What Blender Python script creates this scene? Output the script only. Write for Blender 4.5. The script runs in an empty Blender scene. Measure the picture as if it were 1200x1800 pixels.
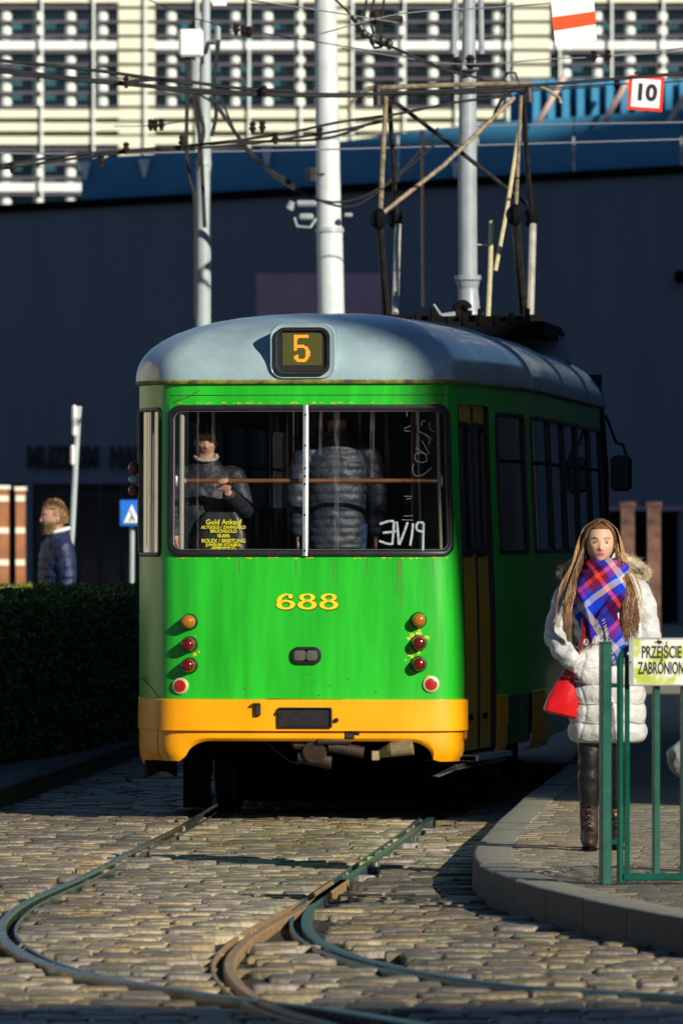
import bpy, math, random
import numpy as np
from mathutils import Vector, Matrix, noise
random.seed(7); rng = np.random.default_rng(7)
R = math.radians
scn = bpy.context.scene
col = scn.collection

# ------------------------------------------------------------------ camera
F = 14500.0            # focal length in pixels of a 1200 px wide frame
HC = 1.78              # camera height
cam_d = bpy.data.cameras.new('camera'); cam = bpy.data.objects.new('camera', cam_d)
col.objects.link(cam); scn.camera = cam
cam.location = (0, 0, HC); cam.rotation_euler = (R(90), 0, 0)
cam_d.sensor_width = 36; cam_d.lens = F/1800*36; cam_d.shift_y = 28/1800
cam_d.clip_start = 1; cam_d.clip_end = 2000
cam_d.dof.use_dof = True; cam_d.dof.focus_distance = 46.5; cam_d.dof.aperture_fstop = 7.6

# ------------------------------------------------------------------ light
SAZ, SEL = R(36), R(23)
sunv = Vector((math.sin(SAZ)*math.cos(SEL), -math.cos(SAZ)*math.cos(SEL), math.sin(SEL)))
w = bpy.data.worlds.new('World'); scn.world = w; w.use_nodes = True
nt = w.node_tree; sky = nt.nodes.new('ShaderNodeTexSky'); sky.sky_type = 'NISHITA'; sky.sun_disc = False
sky.sun_elevation = SEL; sky.sun_rotation = math.pi - SAZ; sky.air_density = 1.0; sky.dust_density = 0.0; sky.ozone_density = 6.0
bg = nt.nodes['Background']; bg.inputs['Strength'].default_value = 0.05
nt.links.new(sky.outputs[0], bg.inputs[0])
ld = bpy.data.lights.new('sun', 'SUN'); ld.energy = 5.0; ld.angle = R(0.5); ld.color = (1, .93, .80)
sun = bpy.data.objects.new('sun', ld); col.objects.link(sun); sun.rotation_euler = sunv.to_track_quat('Z', 'Y').to_euler()
scn.view_settings.view_transform = 'Standard'; scn.view_settings.look = 'None'
scn.view_settings.exposure = 0.22
scn.view_settings.gamma = 1

# ------------------------------------------------------------------ helpers
def mat(name, c, rough=.6, metal=0., var=0., vs=4., bump=0., bs=30., coat=0., spec=.5, c2=None, stretch=None, attr=None, bd=.01):
    m = bpy.data.materials.new(name); m.use_nodes = True; n = m.node_tree; L = n.links
    b = n.nodes['Principled BSDF']
    b.inputs['Roughness'].default_value = rough; b.inputs['Metallic'].default_value = metal
    b.inputs['Coat Weight'].default_value = coat; b.inputs['Coat Roughness'].default_value = .08
    b.inputs['Specular IOR Level'].default_value = spec
    b.inputs['Base Color'].default_value = (*c, 1)
    tc = n.nodes.new('ShaderNodeTexCoord'); vec = tc.outputs['Object']
    if stretch:
        mp = n.nodes.new('ShaderNodeMapping'); mp.inputs['Scale'].default_value = stretch
        L.new(vec, mp.inputs[0]); vec = mp.outputs[0]
    if var or c2:
        nz = n.nodes.new('ShaderNodeTexNoise'); nz.inputs['Scale'].default_value = vs; nz.inputs['Detail'].default_value = 6; nz.inputs['Roughness'].default_value = .62
        L.new(vec, nz.inputs['Vector'])
        rp = n.nodes.new('ShaderNodeValToRGB')
        lo = tuple(max(0, x*(1-var)) for x in c); hi = tuple(min(1, x*(1+var)) for x in c)
        if c2: hi = c2
        rp.color_ramp.elements[0].position = .32; rp.color_ramp.elements[1].position = .68
        rp.color_ramp.elements[0].color = (*lo, 1); rp.color_ramp.elements[1].color = (*hi, 1)
        L.new(nz.outputs['Fac'], rp.inputs[0]); out = rp.outputs[0]
        if attr:
            at = n.nodes.new('ShaderNodeAttribute'); at.attribute_name = attr
            mx = n.nodes.new('ShaderNodeMix'); mx.data_type = 'RGBA'; mx.blend_type = 'MULTIPLY'; mx.inputs[0].default_value = 1
            L.new(out, mx.inputs[6]); L.new(at.outputs['Color'], mx.inputs[7]); out = mx.outputs[2]
        L.new(out, b.inputs['Base Color'])
        ma = n.nodes.new('ShaderNodeMapRange'); ma.inputs[3].default_value = max(.03, rough-.08); ma.inputs[4].default_value = min(1, rough+.1)
        L.new(nz.outputs['Fac'], ma.inputs[0]); L.new(ma.outputs[0], b.inputs['Roughness'])
    if bump:
        nb = n.nodes.new('ShaderNodeTexNoise'); nb.inputs['Scale'].default_value = bs; nb.inputs['Detail'].default_value = 5
        L.new(vec, nb.inputs['Vector'])
        bp = n.nodes.new('ShaderNodeBump'); bp.inputs['Strength'].default_value = bump; bp.inputs['Distance'].default_value = bd
        L.new(nb.outputs['Fac'], bp.inputs['Height']); L.new(bp.outputs[0], b.inputs['Normal'])
    return m

def glass_mat(name, tint=(.75, .78, .78), dirt=.04, smear=0., refl=1.0, f0=.05):
    m = bpy.data.materials.new(name); m.use_nodes = True; n = m.node_tree; L = n.links
    for x in list(n.nodes):
        if x.type == 'BSDF_PRINCIPLED': n.nodes.remove(x)
    out = [x for x in n.nodes if x.type == 'OUTPUT_MATERIAL'][0]
    tr = n.nodes.new('ShaderNodeBsdfTransparent'); tr.inputs[0].default_value = (*tint, 1)
    gl = n.nodes.new('ShaderNodeBsdfGlossy'); gl.inputs['Roughness'].default_value = .03; gl.inputs[0].default_value = (refl, refl, refl, 1)
    lw = n.nodes.new('ShaderNodeLayerWeight'); lw.inputs[0].default_value = .5
    pw = n.nodes.new('ShaderNodeMath'); pw.operation = 'POWER'; pw.inputs[1].default_value = 5; L.new(lw.outputs['Facing'], pw.inputs[0])
    fr = n.nodes.new('ShaderNodeMath'); fr.operation = 'MULTIPLY_ADD'; fr.inputs[1].default_value = 1-f0; fr.inputs[2].default_value = f0; L.new(pw.outputs[0], fr.inputs[0])
    mx = n.nodes.new('ShaderNodeMixShader'); L.new(fr.outputs[0], mx.inputs[0]); L.new(tr.outputs[0], mx.inputs[1]); L.new(gl.outputs[0], mx.inputs[2])
    df = n.nodes.new('ShaderNodeBsdfDiffuse'); df.inputs[0].default_value = (.5, .52, .52, 1)
    m2 = n.nodes.new('ShaderNodeMixShader')
    tc = n.nodes.new('ShaderNodeTexCoord'); mp = n.nodes.new('ShaderNodeMapping'); mp.inputs['Scale'].default_value = (9, 9, .9)
    nz = n.nodes.new('ShaderNodeTexNoise'); nz.inputs['Scale'].default_value = 2.2; nz.inputs['Detail'].default_value = 6
    L.new(tc.outputs['Object'], mp.inputs[0]); L.new(mp.outputs[0], nz.inputs['Vector'])
    mr = n.nodes.new('ShaderNodeMapRange'); mr.inputs[1].default_value = .56; mr.inputs[2].default_value = .85; mr.inputs[3].default_value = dirt*.25; mr.inputs[4].default_value = dirt*.25+smear
    L.new(nz.outputs['Fac'], mr.inputs[0]); L.new(mr.outputs[0], m2.inputs[0])
    L.new(mx.outputs[0], m2.inputs[1]); L.new(df.outputs[0], m2.inputs[2]); L.new(m2.outputs[0], out.inputs[0])
    return m

def emit(name, c, s):
    m = bpy.data.materials.new(name); m.use_nodes = True; b = m.node_tree.nodes['Principled BSDF']
    b.inputs['Base Color'].default_value = (*c, 1); b.inputs['Emission Color'].default_value = (*c, 1); b.inputs['Emission Strength'].default_value = s
    return m

def tag(o, label=None, cat=None, group=None, kind=None):
    if label: o['label'] = label
    if cat: o['category'] = cat
    if group: o['group'] = group
    if kind: o['kind'] = kind
    return o
def wloc(o):
    v = Vector((0, 0, 0))
    while o: v += o.location; o = o.parent
    return v
def empty(name, loc, label=None, cat=None, group=None):
    o = bpy.data.objects.new(name, None); col.objects.link(o); o.location = loc; o.empty_display_size = .2
    return tag(o, label, cat, group)

def cr(pts, n):
    """Catmull-Rom through pts, n samples per span"""
    P = [np.array(p, float) for p in pts]; P = [2*P[0]-P[1]] + P + [2*P[-1]-P[-2]]
    out = []
    for i in range(1, len(P)-2):
        for k in range(n):
            t = k/n; a, b, c, d = P[i-1:i+3]
            out.append(.5*((2*b)+(-a+c)*t+(2*a-5*b+4*c-d)*t*t+(-a+3*b-3*c+d)*t**3))
    out.append(P[-2]); return out

class MB:
    def __init__(s): s.v = []; s.f = []; s.m = []; s.mi = 0; s.tone = []
    def add(s, vs, fs):
        o = len(s.v); s.v += [tuple(map(float, p)) for p in vs]
        for f in fs: s.f.append([i+o for i in f]); s.m.append(s.mi)
        return s
    def box(s, c, d, rz=0, M=None):
        x, y, z = d[0]/2, d[1]/2, d[2]/2
        vs = [(a*x, b*y, e*z) for a in (-1, 1) for b in (-1, 1) for e in (-1, 1)]
        if rz: cz, sz = math.cos(rz), math.sin(rz); vs = [(p[0]*cz-p[1]*sz, p[0]*sz+p[1]*cz, p[2]) for p in vs]
        if M is not None: vs = [tuple(M @ Vector(p)) for p in vs]
        vs = [(p[0]+c[0], p[1]+c[1], p[2]+c[2]) for p in vs]
        return s.add(vs, [(0, 1, 3, 2), (4, 6, 7, 5), (0, 4, 5, 1), (2, 3, 7, 6), (0, 2, 6, 4), (1, 5, 7, 3)])
    def rbox(s, c, d, b=.01, M=None):
        """box with bevelled edges"""
        x, y, z = d[0]/2, d[1]/2, d[2]/2; vs = []; idx = {}
        for sx in (-1, 1):
            for sy in (-1, 1):
                for sz in (-1, 1):
                    for k in range(3):
                        p = [sx*(x-b), sy*(y-b), sz*(z-b)]; p[k] = (sx*x, sy*y, sz*z)[k]
                        idx[(sx, sy, sz, k)] = len(vs); vs.append(p)
        fs = []
        for k in range(3):
            for sg in (-1, 1):
                q = []
                for a, bb in ((-1, -1), (1, -1), (1, 1), (-1, 1)):
                    sgn = [0, 0, 0]; sgn[k] = sg; sgn[(k+1) % 3] = a; sgn[(k+2) % 3] = bb; q.append(idx[(*sgn, k)])
                fs.append(q if sg > 0 else q[::-1])
        for k in range(3):
            i, j = (k+1) % 3, (k+2) % 3
            for a in (-1, 1):
                for bb in (-1, 1):
                    q = []
                    for e, kk in ((-1, i), (1, i), (1, j), (-1, j)):
                        sgn = [0, 0, 0]; sgn[i] = a; sgn[j] = bb; sgn[k] = e; q.append(idx[(*sgn, kk)])
                    fs.append(q)
        for sx in (-1, 1):
            for sy in (-1, 1):
                for sz in (-1, 1): fs.append([idx[(sx, sy, sz, k)] for k in range(3)])
        if M is not None: vs = [tuple(M @ Vector(p)) for p in vs]
        return s.add([(p[0]+c[0], p[1]+c[1], p[2]+c[2]) for p in vs], fs)
    def tube(s, pts, r, n=10, closed=False, sq=None, up=None):
        P = [Vector(p) for p in pts]; N = len(P)
        rr = r if hasattr(r, '__len__') else [r]*N
        T = []
        for i in range(N):
            a = P[(i-1) % N] if (closed or i > 0) else P[i]; b = P[(i+1) % N] if (closed or i < N-1) else P[i]
            t = (b-a); T.append(t.normalized() if t.length > 1e-9 else Vector((0, 0, 1)))
        ref = Vector(up) if up else (Vector((0, 0, 1)) if abs(T[0].z) < .9 else Vector((1, 0, 0)))
        u = (ref - T[0]*ref.dot(T[0])).normalized(); vs = []
        for i in range(N):
            if up: ref = Vector(up); u = (ref - T[i]*ref.dot(T[i])).normalized()
            else: u = (u - T[i]*u.dot(T[i])).normalized()
            v = T[i].cross(u); a1, a2 = (sq if sq else (1, 1))
            for k in range(n):
                a = 2*math.pi*k/n; vs.append(P[i] + u*(math.cos(a)*rr[i]*a1) + v*(math.sin(a)*rr[i]*a2))
        fs = []
        for i in range(N if closed else N-1):
            j = (i+1) % N
            for k in range(n): fs.append((i*n+k, i*n+(k+1) % n, j*n+(k+1) % n, j*n+k))
        if not closed: fs.append(list(range(n))[::-1]); fs.append([(N-1)*n+k for k in range(n)])
        return s.add(vs, fs)
    def ring_loft(s, rings, cap=True, closed=True):
        n = len(rings[0]); vs = [p for r in rings for p in r]; fs = []
        for i in range(len(rings)-1):
            for k in range(n if closed else n-1): fs.append((i*n+k, i*n+(k+1) % n, (i+1)*n+(k+1) % n, (i+1)*n+k))
        if cap: fs.append(list(range(n))[::-1]); fs.append([(len(rings)-1)*n+k for k in range(n)])
        return s.add(vs, fs)
    def ell(s, c, r, n=20, m=12, M=None, f=None):
        rings = []; vs = []; fs = []
        for i in range(m+1):
            th = math.pi*i/m
            for k in range(n):
                a = 2*math.pi*k/n; d = Vector((math.sin(th)*math.cos(a), math.sin(th)*math.sin(a), math.cos(th)))
                p = Vector((d.x*r[0], d.y*r[1], d.z*r[2]))
                if f: p = f(d, p)
                if M is not None: p = M @ p
                vs.append((p[0]+c[0], p[1]+c[1], p[2]+c[2]))
        for i in range(m):
            for k in range(n): fs.append((i*n+k, (i+1)*n+k, (i+1)*n+(k+1) % n, i*n+(k+1) % n))
        return s.add(vs, fs)
    def grid(s, fn, us, vs_, skip=None):
        nu, nv = len(us), len(vs_)
        pts = [fn(u, v) for v in vs_ for u in us]; fs = []
        for j in range(nv-1):
            for i in range(nu-1):
                if skip and skip((us[i]+us[i+1])/2, (vs_[j]+vs_[j+1])/2): continue
                fs.append((j*nu+i, j*nu+i+1, (j+1)*nu+i+1, (j+1)*nu+i))
        return s.add(pts, fs)
    def prism(s, poly, f0, f1):
        """poly 2D -> f0(p), f1(p) 3D"""
        n = len(poly); vs = [f0(p) for p in poly]+[f1(p) for p in poly]
        return s.add(vs, [list(range(n))[::-1], [n+i for i in range(n)]]+[(i, (i+1) % n, n+(i+1) % n, n+i) for i in range(n)])
    def build(s, name, mats, parent=None, smooth=True, origin=None, ang=35, M=None, mods=None):
        me = bpy.data.meshes.new(name)
        if parent: off = wloc(parent)
        else: off = Vector(origin or (0, 0, 0))
        vs = s.v
        if M is not None: vs = [tuple(M @ Vector(p)) for p in vs]
        me.from_pydata([(p[0]-off.x, p[1]-off.y, p[2]-off.z) for p in vs], [], s.f)
        if not isinstance(mats, (list, tuple)): mats = [mats]
        for m in mats: me.materials.append(m)
        if max(s.m, default=0) > 0: me.polygons.foreach_set('material_index', s.m)
        if s.tone:
            a = me.attributes.new('tone', 'FLOAT_COLOR', 'FACE'); a.data.foreach_set('color', np.array(s.tone, dtype=np.float32).ravel())
        me.validate(); me.update()
        if smooth:
            me.polygons.foreach_set('use_smooth', [True]*len(me.polygons)); me.set_sharp_from_angle(angle=R(ang))
        o = bpy.data.objects.new(name, me); col.objects.link(o)
        if parent: o.parent = parent
        else: o.location = off
        return o

def remesh(mb, voxel=.006, smooth=4, M=None):
    """fuse overlapping closed pieces into one skin; returns an MB"""
    me = bpy.data.meshes.new('tmp'); me.from_pydata(mb.v, [], mb.f); me.update()
    o = bpy.data.objects.new('tmp', me); col.objects.link(o)
    md = o.modifiers.new('r', 'REMESH'); md.mode = 'VOXEL'; md.voxel_size = voxel
    if smooth: ms = o.modifiers.new('s', 'SMOOTH'); ms.iterations = smooth; ms.factor = .5
    dg = bpy.context.evaluated_depsgraph_get(); ev = o.evaluated_get(dg); m2 = ev.to_mesh()
    r = MB(); r.v = [tuple(x.co) for x in m2.vertices]; r.f = [list(p.vertices) for p in m2.polygons]; r.m = [0]*len(r.f)
    ev.to_mesh_clear(); bpy.data.objects.remove(o); bpy.data.meshes.remove(me)
    return r

def text_mb(txt, fn, size=1, ext=.01, off=0, align='CENTER', sx=1, sp=1.0, mb=None):
    cu = bpy.data.curves.new('t', 'FONT'); cu.body = txt; cu.size = size; cu.extrude = 0; cu.offset = off; cu.align_x = align; cu.align_y = 'CENTER'
    cu.resolution_u = 3; cu.space_character = sp
    o = bpy.data.objects.new('t', cu); col.objects.link(o)
    dg = bpy.context.evaluated_depsgraph_get(); ev = o.evaluated_get(dg); me = ev.to_mesh()
    V = [tuple(x.co) for x in me.vertices]; Fc = [list(p.vertices) for p in me.polygons]
    ev.to_mesh_clear(); bpy.data.objects.remove(o); bpy.data.curves.remove(cu)
    n = len(V); mb = mb or MB()
    vs = [fn(p[0]*sx, p[1], 0) for p in V]+[fn(p[0]*sx, p[1], ext) for p in V]
    from collections import Counter
    E = Counter()
    for f in Fc:
        for i in range(len(f)): E[(f[i], f[(i+1) % len(f)])] += 1
    fs = [f[::-1] for f in Fc]+[[i+n for i in f] for f in Fc]
    for (a, b) in E:
        if (b, a) not in E: fs.append((a, b, b+n, a+n))
    return mb.add(vs, fs)

def gp(px, py, z=0):
    """point of the ground (height z) seen at a pixel"""
    Y = F*(HC-z)/(py-928); return ((px-600)*Y/F, Y)
def at(px, py, Y): return Vector(((px-600)*Y/F, Y, HC-(py-928)*Y/F))

# ------------------------------------------------------------------ materials
M = {}
M['green'] = mat('green_paint', (.018, .44, .022), .32, var=.22, vs=2.0, coat=.10, stretch=(4, 4, .35), bump=.22, bs=3, bd=.008)
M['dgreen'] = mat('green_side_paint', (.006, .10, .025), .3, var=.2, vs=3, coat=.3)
M['yellow'] = mat('yellow_paint', (.98, .375, .0), .40, var=.12, vs=3, coat=.15, bump=.1, bs=5, bd=.006)
M['ochre'] = mat('ochre_door_paint', (.55, .30, .02), .4, var=.15, vs=3)
M['roof'] = mat('grey_roof_paint', (.30, .41, .44), .26, var=.22, vs=2.0, coat=.3, bump=.15, bs=3, bd=.01)
M['gutter'] = mat('worn_gutter', (.03, .035, .02), .6, c2=(.30, .30, .04), vs=14)
M['rubber'] = mat('black_rubber', (.012, .012, .013), .45, var=.3, vs=20)
M['black'] = mat('black_steel', (.003, .003, .0035), .8, var=.3, vs=8, spec=.15)
M['grime'] = mat('grimy_iron', (.010, .008, .007), .75, var=.5, vs=9, bump=.4, bs=40)
M['alu'] = mat('aluminium', (.62, .66, .66), .35, metal=.7, var=.1, vs=8)
M['copper'] = mat('brown_rail_metal', (.42, .16, .07), .3, metal=.6, var=.15, vs=10)
M['glass'] = glass_mat('tram_window_glass', (.88, .90, .90), .002, .016)
M['dglass'] = glass_mat('dark_side_glass', (.30, .33, .33), .04, .02)
M['int'] = mat('tram_interior_lining', (.012, .012, .013), .7, var=.2, vs=5)
M['seat'] = mat('dark_seat_vinyl', (.03, .012, .012), .5, var=.2, vs=8)
M['amber'] = mat('amber_lens', (.36, .12, .008), .12, coat=.6, var=.1, vs=20)
M['red'] = mat('red_lens', (.12, .004, .003), .12, coat=.6, var=.1, vs=20)
M['refl'] = mat('red_reflector', (.38, .010, .008), .25, coat=.4)
M['chrome'] = mat('cream_metal_ring', (.55, .55, .25), .4, metal=.3)
M['numY'] = mat('yellow_transfer', (.85, .62, .02), .4, var=.06, vs=30)
M['numS'] = mat('dark_transfer', (.10, .05, .01), .5)
M['ledbg'] = mat('led_panel', (.035, .04, .012), .5)
M['led'] = emit('orange_led', (1, .22, .01), .95)
M['leddot'] = mat('unlit_led', (.11, .12, .02), .4)
M['bpole'] = mat('bright_pole_paint', (.60, .66, .64), .45, var=.12, vs=5, bump=.1, bs=20)
M['pole'] = mat('pale_pole_paint', (.36, .42, .42), .45, var=.12, vs=5, bump=.1, bs=20)
M['greypole'] = mat('grey_pole_paint', (.30, .34, .36), .4, var=.15, vs=6)
M['wire'] = mat('black_cable', (.012, .012, .013), .6)
M['wirel'] = mat('bright_contact_wire', (.35, .36, .38), .35, metal=.5)
M['brown'] = mat('brown_insulator', (.025, .012, .008), .35, var=.3, vs=30)
M['rust'] = mat('tan_weathered_steel', (.22, .17, .10), .5, var=.6, vs=18, bump=.3, bs=60)
M['dsteel'] = mat('dark_weathered_steel', (.035, .032, .03), .45, var=.5, vs=14, metal=.3)
M['white'] = mat('white_enamel', (.84, .81, .80), .4, var=.04, vs=6)
M['sred'] = mat('red_enamel', (.70, .035, .012), .4)
M['sorange'] = mat('orange_red_enamel', (.78, .09, .02), .4)
M['blk'] = mat('black_enamel', (.01, .01, .01), .5)
M['sblue'] = mat('blue_enamel', (.01, .15, .60), .4)
M['fence'] = mat('green_fence_paint', (.001, .068, .045), .25, var=.2, vs=8, coat=.3, bump=.1, bs=30)
M['gtop'] = mat('lit_kerb_top', (.30, .285, .215), .7, var=.22, vs=12, bump=.5, bs=60)  # kerb top painted paler, its sunlight put into the colour
M['granite'] = mat('granite_kerb', (.075, .068, .055), .8, var=.28, vs=14, bump=.6, bs=60)  # dark tone paints in the shade on the platform kerb face
M['stone'] = mat('setts', (.225, .185, .11), .5, var=.42, vs=9, bump=.9, bs=38, attr='tone', bd=.012)
M['tile'] = mat('paving_tiles', (.25, .215, .145), .72, var=.22, vs=12, bump=.5, bs=60, attr='tone')
M['dirt'] = mat('joint_dirt', (.018, .015, .010), .9, var=.5, vs=12, bump=.5, bs=50, c2=(.05, .042, .018))
M['rail'] = mat('polished_rail', (.17, .19, .19), .26, metal=.8, var=.2, vs=12)
M['railrust'] = mat('rusty_rail', (.36, .23, .11), .5, metal=.1, var=.35, vs=14, bump=.3, bs=50)
M['railgreen'] = mat('reflection_tint_rail', (.10, .17, .17), .35, metal=.6, var=.3, vs=10)  # greenish tint paints a reflection into the rail colour
M['museum'] = mat('grey_granite_cladding', (.165, .19, .235), .6, var=.10, vs=.6, stretch=(3, 1, .5))
M['bluewall'] = mat('blue_parapet', (.045, .26, .46), .4, var=.10, vs=.8)
M['cream'] = mat('cream_facade', (.74, .75, .58), .7, var=.06, vs=2)
M['fwhite'] = mat('white_facade', (.80, .85, .78), .6, var=.05, vs=2)
M['slat'] = mat('grey_louvre', (.075, .065, .085), .6, var=.1, vs=3)
M['fglass'] = mat('facade_glass', (.012, .02, .028), .08, spec=.9, var=.5, vs=.5)
M['tglass'] = mat('teal_facade_glass', (.03, .10, .13), .1, spec=.9, var=.4, vs=.5)
M['taupe'] = mat('taupe_band', (.17, .15, .12), .7, var=.1, vs=2)
M['brick2'] = mat('dark_mottled_brick', (.03, .016, .012), .9, c2=(.20, .10, .07), vs=4)
M['brick'] = mat('orange_brick', (.32, .13, .055), .85, var=.3, vs=3)
M['purple'] = mat('mauve_panel', (.62, .36, .42), .6, var=.1, vs=2)
M['hedge'] = mat('hedge_leaf', (.12, .16, .012), .5, var=.45, vs=6)
M['hcore'] = mat('hedge_twigs', (.012, .018, .006), .9)
M['sand'] = mat('joint_sand', (.26, .235, .15), .9, var=.3, vs=20)
M['asph'] = mat('far_paving', (.12, .12, .115), .8, var=.2, vs=.7, bump=.3, bs=8)
M['parm'] = mat('pale_arm', (.40, .38, .33), .4, var=.3, vs=8)
M['trim'] = mat('dull_trim', (.10, .10, .10), .4)
M['tan'] = mat('tan_strut', (.85, .55, .45), .6)
M['seamgrey'] = mat('quilt_seam_shade', (.20, .20, .20), .8)
M['seamred'] = mat('dark_red_seam', (.15, .002, .003), .5)
# ------------------------------------------------------------------ ground and track
g = MB()
g.add([(-600, -200, -.06), (600, -200, -.06), (600, 1200, -.06), (-600, 1200, -.06)], [(0, 1, 2, 3)])
tag(g.build('ground', M['asph'], smooth=False), kind='structure')
g = MB(); g.grid(lambda u, v: (u, v, -.034+.004*noise.noise((u*3, v*3, 0))), list(np.arange(-4.2, 4.3, .2)), list(np.arange(24, 64, .25)))
tag(g.build('road_bed', M['dirt']), kind='structure')

def gpath(px): return [Vector((*gp(x, y), 0)) for x, y in px]
# main track: left rail and right rail (pixel readings of the photograph turned into ground metres)
L0 = [(-.62, 56), (-.80, 52.5)] + [gp(*p) for p in [(320, 1455), (250, 1490), (150, 1543), (60, 1582), (12, 1615), (3, 1650), (70, 1694), (200, 1727), (330, 1747), (450, 1764)]] + [(.02, 30.2), (.7, 28.2), (1.6, 26.2)]
R0 = [(.78, 56), (.64, 52.5)] + [gp(*p) for p in [(735, 1458), (690, 1490), (620, 1540), (560, 1582), (537, 1622), (560, 1656), (640, 1690), (760, 1716), (930, 1740)]] + [(1.25, 31.3), (2.4, 29.6), (3.6, 28.3)]
B0 = [gp(*p) for p in [(605, 1550), (545, 1592), (462, 1636), (412, 1676), (404, 1712), (440, 1752), (510, 1785)]] + [(-.02, 29.4), (.25, 27.6), (.6, 25.5)]
C0 = [(x-1.44, y+.1) for x, y in B0[2:]]
def smooth_path(p, n=10): 
    q = cr([(a, b) for a, b in p], n)
    for _ in range(12): q = [q[0]]+[(q[i-1]+2*q[i]+q[i+1])/4 for i in range(1, len(q)-1)]+[q[-1]]
    return [Vector((a[0], a[1], 0)) for a in q]
paths = {k: smooth_path(p) for k, p in dict(L=L0, R=R0, B=B0, C=C0).items()}
def sweep(mb, path, prof, closed_prof=True):
    rings = []
    for i, p in enumerate(path):
        a = path[max(0, i-1)]; b = path[min(len(path)-1, i+1)]; t = (b-a).normalized(); nrm = Vector((t.y, -t.x, 0))
        rings.append([(p.x+nrm.x*u, p.y+nrm.y*u, z) for u, z in prof])
    mb.ring_loft(rings, cap=True)
railm = {'L': M['rail'], 'R': M['railgreen'], 'B': M['railrust'], 'C': M['railrust']}
def rail(key, side):
    r = MB(); s = side
    head = [(-.024, -.05), (-.024, .006), (-.018, .012), (.018, .012), (.024, .006), (.024, -.05)]
    lip = [(.060, -.05), (.060, .003), (.063, .006), (.073, .006), (.076, .003), (.076, -.05)]
    sweep(r, paths[key], [(u*s, z) for u, z in head]); sweep(r, paths[key], [(u*s, z) for u, z in lip])
    r.mi = 1; sweep(r, paths[key], [(u*s, z) for u, z in [(.02, -.06), (.02, -.034), (.07, -.034), (.07, -.06)]])
    return tag(r.build('tram_rail', [railm[key], M['black']], ang=30), {'L': 'long shiny grooved rail bending through the setts on the left', 'R': 'greenish grooved rail curving right beside the kerb', 'B': 'rust brown branch rail leaving the greenish rail towards the front', 'C': 'rusty outer branch rail at the far left'}[key], 'rail', 'tram rails')
rail('L', -1); rail('R', 1); rail('B', 1); rail('C', -1)
# path direction makes the normal point +x when heading towards the camera negative: groove sides chosen above
railpts = np.array([(p.x, p.y) for k in 'LRBC' for p in paths[k]])
def seg_d(x, y):
    d = np.hypot(railpts[:, 0]-x, (railpts[:, 1]-y)*1.0)
    return d.min()

KERB = [(1.75, 61), (1.49, 56), (1.16, 51), (.93, 47.2), (.745, 43.8), (.66, 41.8), (.655, 40.1), (.755, 38.5), (.96, 36.9), (1.22, 35.4), (1.45, 34.4), (2.1, 32.2), (3.1, 30.0), (4.6, 27)]
kp = smooth_path(KERB, 8)
kx = np.array([(p.x, p.y) for p in kp])
def inside_platform(x, y, m=0):
    if y < 27 or y > 70: return False
    k = np.interp(-y, -kx[::1, 1], kx[:, 0]); return x > k + m
KL = [(-1.35, 68), (-1.59, 64), (-1.85, 58.5), (-2.17, 52.4), (-2.5, 48.5), (-3.1, 44), (-4.2, 38)]
kl = smooth_path(KL, 8); klx = np.array([(p.x, p.y) for p in kl])
def left_of_kerb(x, y):
    return y > 38 and x < np.interp(-y, -klx[:, 1], klx[:, 0])

def setts(mb, x0, x1, y0, y1, rowh, wlo, whi, gap, zt, jz, jr, keep, base, spread, bev=.012, wavy=.05, tilt=.02, dirf=None, jit=1.0):
    y = y0; V = []; Fc = []; T = []
    while y < y1:
        h = rowh*random.uniform(.86, 1.14); x = x0+random.uniform(0, .2)
        while x < x1:
            wd = random.uniform(wlo, whi); cx, cy = x+wd/2, y+h/2
            wy = wavy*(noise.noise((cx*.8, cy*.5, 3)) + .4*noise.noise((cx*3, cy*2, 8)))
            if dirf: px_, py_, ang = dirf(cx, cy+wy)
            else: px_, py_, ang = cx, cy+wy, random.uniform(-jr, jr)
            if keep(px_, py_):
                hx, hy = wd/2-gap*random.uniform(.5, 1.3), h/2-gap*random.uniform(.4, 1.2); c = min(hx, hy)*random.uniform(.12, .34)*(1 if bev > .008 else .3)
                z = zt+random.uniform(-jz, jz)*(1 if random.random() > .06 else 2.2); ca, sa = math.cos(ang), math.sin(ang)
                tx, ty = random.uniform(-tilt, tilt), random.uniform(-tilt, tilt)
                o = [(-hx+c, -hy), (hx-c, -hy), (hx, -hy+c), (hx, hy-c), (hx-c, hy), (-hx+c, hy), (-hx, hy-c), (-hx, -hy+c)]
                o = [(a*(1+jit*random.uniform(-.07, .03)), b*(1+jit*random.uniform(-.1, .04))) for a, b in o]
                b0 = len(V)
                for k, (zz, sc) in enumerate(((-.045, 1), (-bev, 1), (-bev*.3, 1-bev*.3/max(hx, .03)), (0, 1-bev*1.0/max(hx, .03)))):
                    for a, b in o:
                        a2, b2 = a*sc, b*(1-(1-sc)*hx/max(hy, .02)*.8)
                        zz2 = z+zz+(tx*a2+ty*b2 if k else 0)
                        V.append((px_+a2*ca-b2*sa, py_+a2*sa+b2*ca, zz2))
                for k in range(3):
                    for i in range(8): Fc.append((b0+k*8+i, b0+k*8+(i+1) % 8, b0+k*8+8+(i+1) % 8, b0+k*8+8+i))
                Fc.append([b0+24+i for i in range(8)])
                tn = base(px_, py_)*random.uniform(1-spread, 1+spread); wrm = jit*random.uniform(-.1, .1) + .12*noise.noise((px_*1.3, py_*.5, 1))
                vi = random.random() < .3 and jit > .5
                T += [((tn*(1+wrm), tn, tn*(1-wrm*1.3), 1) if not vi else (tn*.95, tn*.95, tn*1.25, 1))]*25
            x += wd
        y += h
    mb.add(V, Fc); mb.tone += T

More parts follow.
